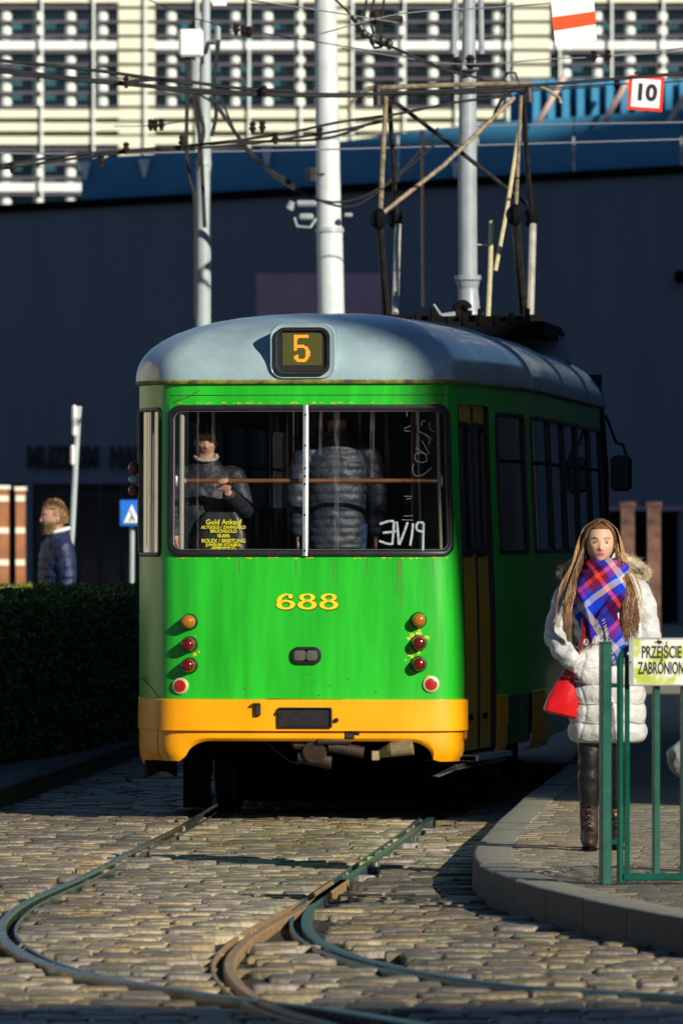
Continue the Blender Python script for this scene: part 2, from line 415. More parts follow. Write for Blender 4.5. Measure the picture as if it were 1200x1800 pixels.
def keep_road(x, y):
    if inside_platform(x, y, -.04) or left_of_kerb(x, y-.05): return False
    return seg_d(x, y) > .145
st = MB()
def tone_road(x, y): return .98+.55*noise.noise((x*.9, y*.35, 5))+.25*noise.noise((x*3, y*1.2, 15))
setts(st, -4.2, 4.2, 26, 38.5, .165, .13, .27, .0045, .0, .008, .05, lambda x, y: keep_road(x, y), tone_road, .24, bev=.013, wavy=.22, tilt=.035)
setts(st, -4.2, 1.2, 38.5, 64, .165, .14, .28, .0045, .0, .006, .05, lambda x, y: keep_road(x, y) and y > 38.45, tone_road, .24, bev=.011, wavy=.18, tilt=.035)
tag(st.build('road', M['stone'], ang=50), kind='structure')
# dirt packed along the rails
dr = MB()
for k in 'LRBC':
    for off in (-.10, .12):
        sweep(dr, [p for p in paths[k]], [(off-.05, -.05), (off-.05, -.034), (off, -.026), (off+.05, -.034), (off+.05, -.05)])
tag(dr.build('track_bed', M['dirt']), kind='structure')

# platform on the right, pavement on the left
ZP = .15
pf = MB(); n = len(kp); pts = [(p.x+.02, p.y, ZP-.005) for p in kp]+[(9, 27, ZP-.005), (9, 140, ZP-.005), (4, 140, ZP-.005)]
pf.add(pts, [list(range(len(pts)))]); tag(pf.build('platform_bed', M['sand'], smooth=False), kind='structure')
tl = MB()
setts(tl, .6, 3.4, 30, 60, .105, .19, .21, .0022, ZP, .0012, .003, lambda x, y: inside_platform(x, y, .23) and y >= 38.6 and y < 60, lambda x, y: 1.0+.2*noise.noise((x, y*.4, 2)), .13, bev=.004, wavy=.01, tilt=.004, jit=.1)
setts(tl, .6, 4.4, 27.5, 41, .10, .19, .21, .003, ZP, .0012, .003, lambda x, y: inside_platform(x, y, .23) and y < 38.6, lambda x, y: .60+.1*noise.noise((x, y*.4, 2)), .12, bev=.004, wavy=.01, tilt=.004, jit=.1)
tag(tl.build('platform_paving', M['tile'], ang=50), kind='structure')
kb = MB()
prof = [(0, -.06), (.005, ZP-.022), (.012, ZP-.006), (.028, ZP+.002), (.20, ZP+.002), (.205, ZP-.01), (.205, -.06)]
def kerb_stones(mb, path, prof, s, L=.9):
    acc = [path[0]]; d = 0
    for i in range(1, len(path)):
        acc.append(path[i]); d += (path[i]-path[i-1]).length
        if d > L or i == len(path)-1:
            q = list(acc); t0 = (q[1]-q[0]).normalized(); q[0] = q[0]+t0*.006; t1 = (q[-1]-q[-2]).normalized(); q[-1] = q[-1]-t1*.006
            dz = random.uniform(-.004, .004)
            k0 = len(mb.f); sweep(mb, q, [(u*s, z+dz if z > 0 else z) for u, z in prof]); tn = random.uniform(.85, 1.12)
            acc = [path[i]]; d = 0
fine = smooth_path(KERB, 26)
kerb_stones(kb, fine, prof, -1)
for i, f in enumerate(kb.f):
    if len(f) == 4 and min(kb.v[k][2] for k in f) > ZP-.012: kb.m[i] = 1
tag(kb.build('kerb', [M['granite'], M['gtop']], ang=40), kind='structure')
lp = MB(); pts = [(p.x, p.y, .11) for p in kl]+[(-14, 38, .11), (-14, 140, .11), (-1.35, 140, .11)]
lp.add(pts, [list(range(len(pts)))]); tag(lp.build('pavement', M['asph'], smooth=False), kind='structure')
k2 = MB(); kerb_stones(k2, smooth_path(KL, 20), [(0, -.06), (.01, .11), (.02, .124), (.15, .124), (.155, -.06)], 1)
tag(k2.build('pavement_kerb', M['granite'], ang=40), kind='structure')

# ------------------------------------------------------------------ far buildings
eP = Vector((math.cos(SAZ), math.sin(SAZ), 0)); eD = Vector((math.sin(SAZ), -math.cos(SAZ), 0)); TE = math.tan(SEL)
def pd(p, d, z=0): v = eP*p+eD*d; return Vector((v.x, v.y, z))
def tenement(name, p0, p1, d0, depth, hs, label, mcol):
    base = pd((p0+p1)/2, d0)
    root = empty(name, base, label, 'building')
    b = MB(); poly = [(p0, 0), (p1, 0)]+[(p, h) for p, h in hs[::-1]]
    b.prism(poly, lambda q: pd(q[0], d0, q[1]), lambda q: pd(q[0], d0-depth, q[1])); b.build('wall', mcol, root, smooth=False)
    c = MB()
    for (a, ha), (e, he) in zip(hs[:-1], hs[1:]):
        if abs(e-a) < .01: continue
        v = [pd(a-.0, d0+.3, ha+.02), pd(e, d0+.3, he+.02), pd(e, d0-depth, he+.02), pd(a, d0-depth, ha+.02)]
        v += [x+Vector((0, 0, -.2)) for x in v]; c.add(v, [(0, 1, 2, 3), (7, 6, 5, 4), (0, 4, 5, 1), (1, 5, 6, 2), (2, 6, 7, 3), (3, 7, 4, 0)])
    c.build('roof', M['taupe'], root, smooth=False)
    for k in range(int((p1-p0)/3.2)):
        for fl in range(3):
            z = 2.2+fl*3.6; p = p0+1.8+k*3.2
            f = MB()
            for dp, dz, wp, wz in ((-.62, 0, .1, 1.9), (.62, 0, .1, 1.9), (0, .95, 1.34, .1), (0, -.95, 1.34, .1)):
                f.add([pd(p+dp+a*wp/2, d0-depth-e, z+dz+c_*wz/2) for a in (-1, 1) for e in (0, .08) for c_ in (-1, 1)], [(0, 1, 3, 2), (4, 6, 7, 5), (0, 4, 5, 1), (2, 3, 7, 6), (0, 2, 6, 4), (1, 5, 7, 3)])
            wn = f.build('window', M['fwhite'], root, smooth=False)
            q = MB(); q.add([pd(p+a*.57, d0-depth-.02, z+c_*.9) for a, c_ in ((-1, -1), (1, -1), (1, 1), (-1, 1))], [(0, 1, 2, 3)]); q.build('pane', M['fglass'], wn, smooth=False)
    return root
M['render1'] = mat('ochre_render', (.42, .36, .25), .85, var=.1, vs=1)
def qh(q, d): return q + d*TE
PC = 30.05
tenement('tenement_house', PC, 52, -6, 8, [(PC, qh(21.2, -14)), (32.2, qh(21.6, -14)), (34.3, qh(22.5, -14)), (36.9, qh(23.8, -14)), (52, qh(24.2, -14))], 'ochre tenement standing to the right of the street beyond the platform', M['render1'])
tenement('museum_shade_block', 72, 165, -42, 8, [(72, qh(60.4, -50)), (83.3, qh(59.7, -50)), (88.4, qh(58.0, -50)), (91.5, qh(58.0, -50)), (95, qh(61.5, -50)), (165, qh(61.5, -50))], 'long ochre block added unseen on the right to shade the museum wall', M['render1'])  # unseen block added, roofline notched to shade the museum wall
b = MB(); tA = [o for o in bpy.data.objects if o.get('label', '').startswith('ochre tenement standing')][0]
b.prism([(PC+.6, qh(17.5, -14)), (PC-.02, qh(18.4, -14)), (PC-.14, qh(19.2, -14)), (PC-.30, qh(19.6, -14)), (PC-.42, qh(21.1, -14)), (PC+.6, qh(21.3, -14))], lambda q: pd(q[0], -12.6, q[1]), lambda q: pd(q[0], -14.02, q[1])); b.build('cornice', M['taupe'], tA, smooth=False)
hB = (31.15-(-14))/math.cos(SAZ)*TE
rc = empty('rear_sky_block', (-16, -34, 0), 'grey block added behind the viewer to darken the tram window reflections', 'building')  # unseen block added to keep sky out of the rear window reflection
b = MB(); b.box((-18, -36, 10.5), (62, 11, 21)); b.build('wall', M['taupe'], rc, smooth=False)
b = MB(); b.box((-18, -36, 21.2), (63, 12, .4)); b.build('roof', M['black'], rc, smooth=False)
rb = empty('street_block', (30, -18, 0), 'wide ochre street block standing behind the viewer', 'building')
b = MB(); b.box((31, -20.4, hB/2), (34, 12, hB)); b.build('wall', M['render1'], rb, smooth=False)
b = MB(); b.box((31, -20.4, hB+.05), (34, 12, .1)); b.build('roof', M['taupe'], rb, smooth=False)

# added low dark pavilion along the platform, unseen, dims the tram side
pv = empty('platform_blocker', (7.4, 61, ZP), 'low dark panelled pavilion added unseen right of the platform to dim the tram side', 'blocker')
b = MB(); b.box((7.4, 61.5, 2.4), (4.8, 21, 4.6)); b.build('wall', mat('dark_blocker_panel', (.03, .035, .04), .6, var=.3, vs=1), pv, smooth=False)
b = MB(); b.box((7.3, 61.5, 4.8), (5.3, 21.6, .2)); b.build('roof', M['dsteel'], pv, smooth=False)
for k in range(7):
    b = MB(); b.box((4.97, 51.6+k*3.3, 2.4), (.06, .12, 4.5)); b.build('post', M['black'], pv, smooth=False)
# museum
YM = 145.0
def mx(px): return (px-600)*YM/F
def mz(py): return HC+(928-py)*YM/F
mus = empty('museum_building', (0, YM, 0), 'dark grey museum wall with black lettering and a blue parapet on top', 'museum')
b = MB(); zb = 0
# wall silhouette as one prism with the two openings left out
def wallpiece(x0, x1, z0f, z1f, th=.6, yo=0):
    v = []
    for yy in (YM+yo, YM+yo+th):
        for x, z in ((x0, z0f(x0)), (x1, z0f(x1)), (x1, z1f(x1)), (x0, z1f(x0))): v.append((x, yy, z))
    b.add(v, [(0, 1, 2, 3), (7, 6, 5, 4), (0, 4, 5, 1), (1, 5, 6, 2), (2, 6, 7, 3), (3, 7, 4, 0)])
top = lambda x: mz(370-(x*F/YM+600)*70/1200)
z850, z888 = mz(850), mz(886)
xs = [-16, mx(48), mx(235), mx(1082), mx(1192), 16]
wallpiece(-16, mx(-60), lambda x: 0, top)
wallpiece(mx(-60), mx(45), lambda x: z850, top)
wallpiece(mx(45), mx(58), lambda x: 0, top)
wallpiece(mx(58), mx(300), lambda x: z850, top); wallpiece(mx(300), mx(1030), lambda x: 0, top)
wallpiece(mx(1030), mx(1192), lambda x: z888, top); wallpiece(mx(1192), 70, lambda x: 0, top)
b.build('wall', M['museum'], mus, smooth=False)
b = MB(); top0 = lambda x: top(x)-.05
wallpiece(-16, 16, top0, lambda x: top(x)+.10, .9, -.12); b.build('coping', M['black'], mus, smooth=False)
b = MB(); b.box((0, YM+6, 2), (32, .3, 4)); b.box((0, YM+3, .05), (32, 6, .1)); b.build('back_wall', mat('dark_back_wall', (.03, .03, .035), .7, var=.5, vs=1), mus, smooth=False)
def blue_top(x):
    px = x*F/YM+600; return mz(np.interp(px, [140, 560, 840, 1200, 1900], [275, 250, 214, 188, 150]))
b = MB(); xsb = [mx(140), mx(350), mx(560), mx(700), mx(840), mx(1010), mx(1200), 16]
for a, c in zip(xsb[:-1], xsb[1:]): wallpiece(a+.012, c-.012, lambda x: top(x)-.4, blue_top, .3, .7)
b.build('parapet', M['bluewall'], mus, smooth=False)
for px, py in ((468, 256), (252, 278), (148, 282), (800, 282)):
    b = MB(); wd = 20 if px < 700 else 12
    p = [(mx(px-wd/2), mz(py)), (mx(px+wd/2), mz(py)), (mx(px+3), mz(py+32)), (mx(px-2), mz(py+32))]
    b.prism(p, lambda q: (q[0], YM+.45, q[1]), lambda q: (q[0], YM+.66, q[1])); b.build('bracket', M['white'], mus, smooth=False)
# parapet fins at the right with tan struts
b = MB()
for k in range(14):
    x = mx(945+k*26); b.box((x, YM+1.6, mz(180)), (.13, .9, .95))
b.box((mx(1150), YM+2.2, mz(180)), (mx(1400)-mx(900), .1, 1.0))
b.build('fin_screen', M['bluewall'], mus, smooth=False)
for k in range(4):
    b = MB(); x0 = 945+k*115; b.tube([at(x0, 216, YM+.3), at(x0+48, 132, YM+.3)], .05, 8); b.build('strut', M['tan'], mus)
b = MB(); p = text_mb('MUZEUM  NARODOWE', lambda x, y, e: (mx(48)+x, YM-.02-e, mz(806)+y), size=.50, ext=.06, off=.030, align='LEFT', sx=.60, sp=1.04)
p.build('lettering', M['blk'], mus, smooth=False)
b = MB(); b.box((mx(560), YM-.05, mz(520)), (2.2, .08, .78)); b.build('wall_panel', M['purple'], mus, smooth=False)
# glass entrance front left, brick piers
b = MB()
for px in (60, 98, 137, 176, 214, 252, 290): b.box((mx(px), YM+.25, 1.3), (.07, .08, 2.6))
b.box((mx(175), YM+.25, 2.35), (2.4, .06, .06)); b.build('door_frame', M['dsteel'], mus, smooth=False)
b = MB(); b.box((mx(175), YM+.3, 1.3), (2.4, .02, 2.6)); b.build('door_glass', M['fglass'], mus, smooth=False)
for px, wd in ((-28, .25),):
    b = MB(); b.box((mx(px), YM+.3, 1.3), (wd, .3, 2.6)); pr = b.build('brick_pier', M['brick'], mus, smooth=False)
    b = MB()
    for k in range(5): b.box((mx(px), YM+.143, .4+k*.5), (wd*.98, .01, .08))
    b.build('stone_band', M['cream'], pr, smooth=False)
for px, wd, Yb, h_, lb in ((8, .15, 124, 2.36, 'leftmost sunlit brick gate pillar with pale bands at the left edge'), (37, .14, 124, 2.34, 'sunlit brick gate pillar with pale bands left of the bearded man'), (1102, .17, 104, 2.05, 'sunlit brick pillar close behind the head of the woman'), (1148, .17, 104, 2.05, 'sunlit brick pillar between the dark posts at the right edge')):
    X_ = (px-600)*Yb/F; rp_ = empty('brick_pillar', (X_, Yb, 0), lb, 'pillar', 'brick gate pillars'); b = MB(); b.box((X_, Yb, h_/2), (wd, .3, h_)); b.build('shaft', M['brick' if px < 600 else 'brick2'], rp_, smooth=False)
    b = MB()
    for k in range(5 if px < 600 else 0): b.box((X_, Yb-.16, .3+k*.48), (wd*.99, .02, .09))
    b.box((X_, Yb, h_+.03), (wd+.03, .34, .06)); b.build('cap', M['cream'] if px < 600 else M['brick2'], rp_, smooth=False)
for px in (1084, 1122, 1172):
    b = MB(); b.box((mx(px), YM+.3, 1.2), (.12, .12, 2.4)); b.build('portal_post', M['black'], mus, smooth=False)
b = MB(); b.box((mx(1130), YM-.06, mz(893)), (1.5, .25, .10)); b.build('lintel', M['purple'], mus, smooth=False)

# sunlit building behind
YB = 190.0
def bx(px): return (px-600)*YB/F
def bz(py): return HC+(928-py)*YB/F
ob = empty('office_building', (0, YB, 0), 'sunlit office block with white lattice facade and cream piers', 'building')
b = MB(); b.box((0, YB+6, 9), (44, 10, 18)); b.build('wall', M['taupe'], ob, smooth=False)
K = 250
piers = [240+347*k for k in range(-5, 7)]
b = MB(); b.box((0, YB+.75, bz(-470)+.4), (44, .5, .8))
bands = MB()
for st_ in range(-2, 3):
    oy = st_*K
    for yy in (199, 222, 246): bands.box((0, YB+.35, bz(yy+oy)), (44, .25, .185))
    bk_ = MB(); bk_.box((0, YB+.6, bz(222+oy)), (44, .2, .9)); bk_.build('spandrel_back', M['taupe'], ob, smooth=False)
bands.build('spandrel', M['cream'], ob, smooth=False); b.build('cornice', M['taupe'], ob, smooth=False)
for px in piers:
    b = MB(); b.box((bx(px), YB+.6, 9.2), (.84, .5, 18)); pr = b.build('pier', M['taupe'], ob, smooth=False)
    if -200 < px < 1400:
        b = MB()
        for k in range(-14, 40): b.box((bx(px), YB+.3, bz(25+k*25)), (.84, .14, .25))
        b.build('pier_slat', M['cream'], pr, smooth=False)
wi = 0
wl = MB()
# sunlit tenement on the left, seen mirrored in the tram's left corner
lt_ = empty('corner_tenement', (-40, 92, 0), 'cream tenement with tall windows on the left side of the street', 'building')
wl.box((-46, 94, 9), (46, 10, 18)); wl.build('wall', mat('cream_render', (.62, .55, .38), .85, var=.12, vs=.5), lt_, smooth=False)
wl = MB(); wl.box((-46, 94, 18.2), (47, 11, .4)); wl.build('roof', M['taupe'], lt_, smooth=False)
for k in range(10):
    for fl in range(4):
        wl = MB(); wl.box((-66+k*4.4, 88.97, 2.8+fl*4), (1.5, .06, 2.3)); wnn = wl.build('window', M['fwhite'], lt_, smooth=False)
        wl = MB(); wl.box((-66+k*4.4, 88.93, 2.8+fl*4), (1.3, .04, 2.1)); wl.build('pane', M['fglass'], wnn, smooth=False)
for st_ in range(-1, 3):
    oy = st_*K
    for pa, pb_ in zip(piers[:-1], piers[1:]):
        if pb_ < -120 or pa > 1320: continue
        x0, x1 = bx(pa)+.42, bx(pb_)-.42; z0, z1 = bz(188+oy), bz(14+oy)
        b = MB(); b.box(((x0+x1)/2, YB+.75, (z0+z1)/2), (x1-x0, .05, z1-z0)); wn = b.build('window', M['tglass'] if (wi % 3) else M['fglass'], ob, smooth=False); wi += 1
        f = MB(); n = int(round((x1-x0)/.685)); 
        for k in range(n):
            x = x0+(k+.5)*(x1-x0)/n
            f.tube([(x, YB+.45, z0), (x, YB+.45, z1)], .122, 10)
        f.box(((x0+x1)/2, YB+.35, bz(78+oy)), (x1-x0, .12, .19))
        f.build('frame', M['fwhite'], wn)
        lv = MB()
        for yy in (12, 37, 62, 90, 112, 137, 162, 187): lv.box(((x0+x1)/2, YB+.30, bz(yy+oy)), (x1-x0, .16, .075))
        lv.build('louvre', M['slat'], wn, smooth=False)
b = MB()
for px in range(-472, 1700, 91): b.box((bx(px), YB+.12, 9), (.045, .05, 18))
b.build('rod', M['fwhite'], ob, smooth=False)
# ------------------------------------------------------------------ tram
TH = math.atan(.09); OX, OY = -.165, 50.0
cth, sth = math.cos(TH), math.sin(TH)
def W(u, v, z): return Vector((OX+u*cth+v*sth, OY+v*cth-u*sth, z))
def chaikin(p, n=2):
    for _ in range(n):
        q = [p[0]]
        for a, b in zip(p[:-1], p[1:]): q += [tuple(.75*x+.25*y for x, y in zip(a, b)), tuple(.25*x+.75*y for x, y in zip(a, b))]
        p = q+[p[-1]]
    return p
LEN = 10.6
OUT = chaikin([(-1.175, LEN), (-1.175, 6), (-1.175, 3), (-1.175, 1.3), (-1.165, .9), (-1.125, .5), (-1.04, .26), (-.965, .12), (-.925, .045), (-.85, -.02), (-.5, -.055), (0, -.07), (.5, -.055), (.75, -.02), (.83, .02), (.87, .09), (.892, .24), (.95, .75), (1.0, 1.35), (1.175, 3.0), (1.175, 6), (1.175, LEN)], 3)
OA = np.array(OUT); dl = np.hypot(*np.diff(OA, axis=0).T); S = np.concatenate([[0], np.cumsum(dl)])
i0 = np.argmin(np.abs(OA[:, 0])+np.abs(OA[:, 1]+.07)); S -= S[i0]
def sst(x, a, b): t = max(0, min(1, (x-a)/(b-a))); return t*t*(3-2*t)
def uv(t, z, off=0):
    u = np.interp(t, S, OA[:, 0]); v = np.interp(t, S, OA[:, 1])
    if off:
        e = .015; du = np.interp(t+e, S, OA[:, 0])-np.interp(t-e, S, OA[:, 0]); dv = np.interp(t+e, S, OA[:, 1])-np.interp(t-e, S, OA[:, 1])
        l = math.hypot(du, dv) or 1; u += dv/l*off; v += -du/l*off
    if u > 0: u *= 1-.05*sst(z, .9, 2.7)*min(1, u/.8)
    v += .05*sst(z, 1.2, 2.8)*max(0, 1-max(0, v)/.6)
    return u, v
def SP(t, z, off=0): u, v = uv(t, z, off); return W(u, v, z)
TS = np.linspace(-1.6, 1.15, 1100)
def tx(px, z=1.3):
    """arc position on the rear whose picture column is px"""
    best = [600+F*(lambda q: q.x/q.y)(SP(t, z)) for t in TS]; return float(np.interp(px, best, TS))
def tv(v, side=1):
    idx = (S > 0) if side > 0 else (S < 0); s_, v_ = S[idx], OA[idx, 1]
    if side < 0: s_, v_ = s_[::-1], v_[::-1]
    return float(np.interp(v, v_, s_))
def zy(py, Y=50.0): return HC-(py-928)*Y/F
tram = empty('tram', (OX, OY, 0), 'green and yellow tram on route 5 with grey roof, seen from the rear', 'tram')

def lines(a, b, must, step):
    m = sorted(set([a, b]+[x for x in must if a < x < b])); out = []
    for p, q in zip(m[:-1], m[1:]):
        k = max(1, int(math.ceil((q-p)/step))); out += [p+(q-p)*i/k for i in range(k)]
    return out+[m[-1]]
def tl_lines(a, b, must):
    o = []
    bnd = [-1.9, 3.3]
    for p, q, st_ in ((a, -2.0, .35), (-2.0, 3.3, .045), (3.3, b, .35)):
        p2, q2 = max(p, a), min(q, b)
        if q2 > p2: o += lines(p2, q2, must, st_)
    return sorted(set(round(x, 5) for x in o))
def rrect(a, b, c, d, r, n=7):
    """rounded rectangle in (t, z)"""
    o = []
    for cx, cy, s0 in ((b-r, d-r, 0), (a+r, d-r, 90), (a+r, c+r, 180), (b-r, c+r, 270)):
        for k in range(n+1): an = R(s0+90*k/n); o.append((cx+r*math.cos(an), cy+r*math.sin(an)))
    return o
def densify(loop, st_=.08):
    o = []
    for i in range(len(loop)):
        p, q = loop[i], loop[(i+1) % len(loop)]; k = max(1, int(math.hypot(q[0]-p[0], q[1]-p[1])/st_))
        o += [(p[0]+(q[0]-p[0])*j/k, p[1]+(q[1]-p[1])*j/k) for j in range(k)]
    return o
def corner_fill(mb, a, b, c, d, r, off=0):
    for cx, cy, X, Y, s0 in ((b-r, d-r, b, d, 0), (a+r, d-r, a, d, 90), (a+r, c+r, a, c, 180), (b-r, c+r, b, c, 270)):
        arc = [(cx+r*math.cos(R(s0+90*k/7)), cy+r*math.sin(R(s0+90*k/7))) for k in range(8)]
        vs = [SP(X, Y, off)]+[SP(*p, off) for p in arc]; mb.add(vs, [(0, k+1, k+2) for k in range(7)])
def surf_strip(mb, loop, wdt, off0, off1, closed=True):
    """flat band of width wdt (inwards/outwards) along a loop on the surface, standing from off0 to off1"""
    n = len(loop); rings = []
    for i, p in enumerate(loop):
        a, b = loop[i-1 if (closed or i) else i], loop[(i+1) % n if (closed or i < n-1) else i]
        dx, dz = b[0]-a[0], b[1]-a[1]; l = math.hypot(dx, dz) or 1; nx, nz = dz/l, -dx/l
        o, q = wdt/2, wdt/2
        rings.append([SP(p[0]+nx*o, p[1]+nz*o, off0), SP(p[0]+nx*o*.8, p[1]+nz*o*.8, off1*.8), SP(p[0]+nx*o*.3, p[1]+nz*o*.3, off1), SP(p[0]-nx*q*.3, p[1]-nz*q*.3, off1), SP(p[0]-nx*q*.8, p[1]-nz*q*.8, off1*.8), SP(p[0]-nx*q, p[1]-nz*q, off0)])
    if closed: rings.append(rings[0])
    mb.ring_loft(rings, cap=not closed)

ZS, ZE = zy(1232), zy(672)      # skirt top, eave
wz0, wz1 = zy(976), zy(713)
wa, wb = tx(298, 2.1), tx(790, 2.1)
ca, cb = tv(.47, -1), tv(.085, -1)
da, db = tv(.26), tv(1.36)
holes = [(wa, wb, wz0, wz1, .07), (ca, cb, zy(978), zy(716), .03)]
dz0, dz1 = .42, 2.535
side = []
for s_ in (1, -1):
    vv = [(1.62, 2.75), (3.15, 4.45), (4.62, 5.92), (6.09, 7.39), (7.56, 8.86), (9.03, 10.33)] if s_ > 0 else [(.62, 1.7), (1.9, 2.95), (3.15, 4.45), (4.62, 5.92), (6.09, 7.39), (7.56, 8.86), (9.03, 10.33)]
    for v0, v1 in vv:
        a, b = tv(v0, s_), tv(v1, s_); side.append((min(a, b), max(a, b), 1.62, 2.50, .05))
allh = holes+side+[(da, db, dz0, dz1, 0)]
def inh(t, z): return any(a < t < b and c < z < d for a, b, c, d, r in allh)
tmust = [x for h in allh for x in h[:2]]; zmust = [x for h in allh for x in h[2:4]]
t0, t1 = S[0], S[-1]
zl = lines(ZS-.005, ZE, zmust, .12)
rear_side = tv(1.42)
b = MB(); tlist = tl_lines(t0, t1, tmust+[rear_side])
b.grid(lambda t, z: SP(t, z), tlist, zl, skip=inh)
for a, bb, c, d, r in holes+side:
    if r: corner_fill(b, a, bb, c, d, r)
body = b.build('body_shell', M['green'], tram, ang=40)
# inner lining
b = MB(); b.grid(lambda t, z: SP(t, z, -.035), tl_lines(t0+.05, t1-.05, tmust), lines(.80, ZE, zmust, .3), skip=inh)
b.add([W(-1.13, .35, .86), W(1.1, 2.4, .86), W(1.13, LEN, .86), W(-1.13, LEN, .86)], [(0, 1, 2, 3)])
b.add([W(-.85, .02, .86), W(.80, .05, .86), W(.96, 1.6, .86), W(1.1, 2.4, .86), W(-1.13, .35, .86)], [(0, 1, 2, 3, 4)])
b.add([W(-1.13, LEN-.1, .8), W(1.13, LEN-.1, .8), W(1.13, LEN-.1, 2.9), W(-1.13, LEN-.1, 2.9)], [(0, 1, 2, 3)])
b.add([W(-.86, .05, 2.64), W(.80, .05, 2.64), W(.95, 1.35, 2.64), W(1.12, 3, 2.66), W(1.12, LEN, 2.66), W(-1.12, LEN, 2.66), W(-1.12, 1, 2.64)], [tuple(range(7))])
b.build('lining', M['int'], tram, smooth=False)

# yellow skirt
def zbot(t):
    lo = .365
    a, c = tx(343, .45), tx(742, .45)
    if a-.07 < t < c+.07:
        e = min(t-(a-.07), (c+.07)-t)/.16; e = max(0, min(1, e)); return lo+(zy(1303)-lo)*math.sqrt(max(0, 1-(1-e)**2))
    if t < tv(.35, -1): return .33+.0*t
    return lo
def skirt(mb, ta, tb_, top_off, low_off):
    ts = tl_lines(ta, tb_, [tx(330, .45), tx(343, .45), tx(750, .45), tx(742, .45)]+list(np.linspace(tx(325, .45), tx(362, .45), 9))+list(np.linspace(tx(722, .45), tx(762, .45), 9)))
    rows = []
    zr = zy(1284)
    for t in ts:
        zb_ = zbot(t); col_ = []
        e = min(1, max(0, (t-ta)/.03), max(0, (tb_-t)/.03))
        col_.append(SP(t, ZS+.012, -.004)); col_.append(SP(t, ZS+.006, top_off*e+.002)); col_.append(SP(t, zr+.02, top_off*e+.004)); col_.append(SP(t, zr, top_off*e+.004)); col_.append(SP(t, zr-.006, low_off*e))
        for k in range(1, 7):
            f = k/6; zz = zr-.006+(zb_-zr+.006)*f; o = low_off*e-.035*max(0, f-.55)**2*4
            col_.append(SP(t, zz, o))
        col_.append(SP(t, zb_+.01, low_off*e-.05))
        rows.append(col_)
    mb.ring_loft(rows, cap=False, closed=False)
b = MB(); skirt(b, tv(.12, -1), tv(.245), .030, .006); bumper = b.build('bumper_skirt', M['yellow'], tram, ang=28)
b = MB(); skirt(b, S[0], tv(.125, -1)-.004, .004, .0); skirt(b, tv(1.37), tv(1.78), .012, .008); skirt(b, tv(2.75), tv(4.0), .012, .008); skirt(b, tv(7.5), tv(LEN), .012, .008)
b.build('side_skirt', M['yellow'], tram, ang=28)
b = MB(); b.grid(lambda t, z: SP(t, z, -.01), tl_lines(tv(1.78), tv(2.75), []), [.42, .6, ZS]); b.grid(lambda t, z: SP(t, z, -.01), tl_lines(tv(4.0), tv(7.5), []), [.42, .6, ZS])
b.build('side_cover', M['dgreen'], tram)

# rear window
b = MB(); surf_strip(b, densify(rrect(wa+.012, wb-.012, wz0+.012, wz1-.012, .066)), .040, -.012, .018); fr = b.build('rear_window', M['rubber'], tram, ang=60)
b = MB(); b.grid(lambda t, z: SP(t, z, -.002), lines(wa, wb, [], .05), lines(wz0, wz1, [], .2)); b.build('pane', M['glass'], fr)
td = tx(537, 2.1)
b = MB(); surf_strip(b, [(td, wz0-.004+k*(wz1-wz0+.008)/8) for k in range(9)], .038, -.01, .022, closed=False); dv = b.build('window_divider', M['alu'], tram, ang=30)
b = MB()
for py in (729, 783, 823, 837, 851, 905, 968):
    c0 = SP(td, zy(py), .021); c1 = SP(td, zy(py), .027); b.tube([c0, c1], .006, 8)
b.build('bolt', M['black'], dv)
b = MB(); surf_strip(b, densify(rrect(wa+.034, wb-.034, wz0+.034, wz1-.034, .05)), .006, -.004, .008); b.build('inner_trim', M['trim'], fr)
# corner window
cw = holes[1]
b = MB(); surf_strip(b, densify(rrect(cw[0]+.008, cw[1]-.008, cw[2]+.01, cw[3]-.01, .03)), .03, -.01, .015); f2 = b.build('corner_window', M['rubber'], tram, ang=60)
b = MB(); b.grid(lambda t, z: SP(t, z, -.002), lines(cw[0], cw[1], [], .05), [cw[2], cw[3]]); b.build('pane', glass_mat('corner_glass', (.5, .5, .5), .05, .1, 1.0, .35), f2)
b = MB(); tm = tx(268, 2.1)
surf_strip(b, [(tm, cw[2]+k*(cw[3]-cw[2])/6) for k in range(7)], .012, -.01, .01, closed=False); b.build('glazing_bar', M['greypole'], f2)
b = MB(); tsm = tx(290, 1.0)
b.tube([SP(tsm, z_, .001) for z_ in np.linspace(.40, wz0-.02, 8)], .0028, 5); b.tube([SP(tsm, z_, .001) for z_ in (wz1+.02, ZE-.02)], .0028, 5)
b.tube([SP(t_, 2.585, .001) for t_ in np.linspace(tx(300, 2.5), tx(790, 2.5), 30)], .0022, 5)
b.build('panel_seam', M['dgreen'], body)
# side windows
for a, bb, c, d, r in side:
    b = MB(); surf_strip(b, densify(rrect(a+.008, bb-.008, c+.01, d-.01, .05), .3), .035, -.01, .012); f3 = b.build('side_window', M['rubber'], tram, ang=60)
    b = MB(); b.grid(lambda t, z: SP(t, z, -.006), lines(a, bb, [], .4), [c, d]); b.build('pane', M['dglass'], f3)
    b = MB(); surf_strip(b, [(a+(bb-a)*k/6, 2.2) for k in range(7)], .025, -.008, .01, closed=False); b.build('glazing_bar', M['black'], f3)
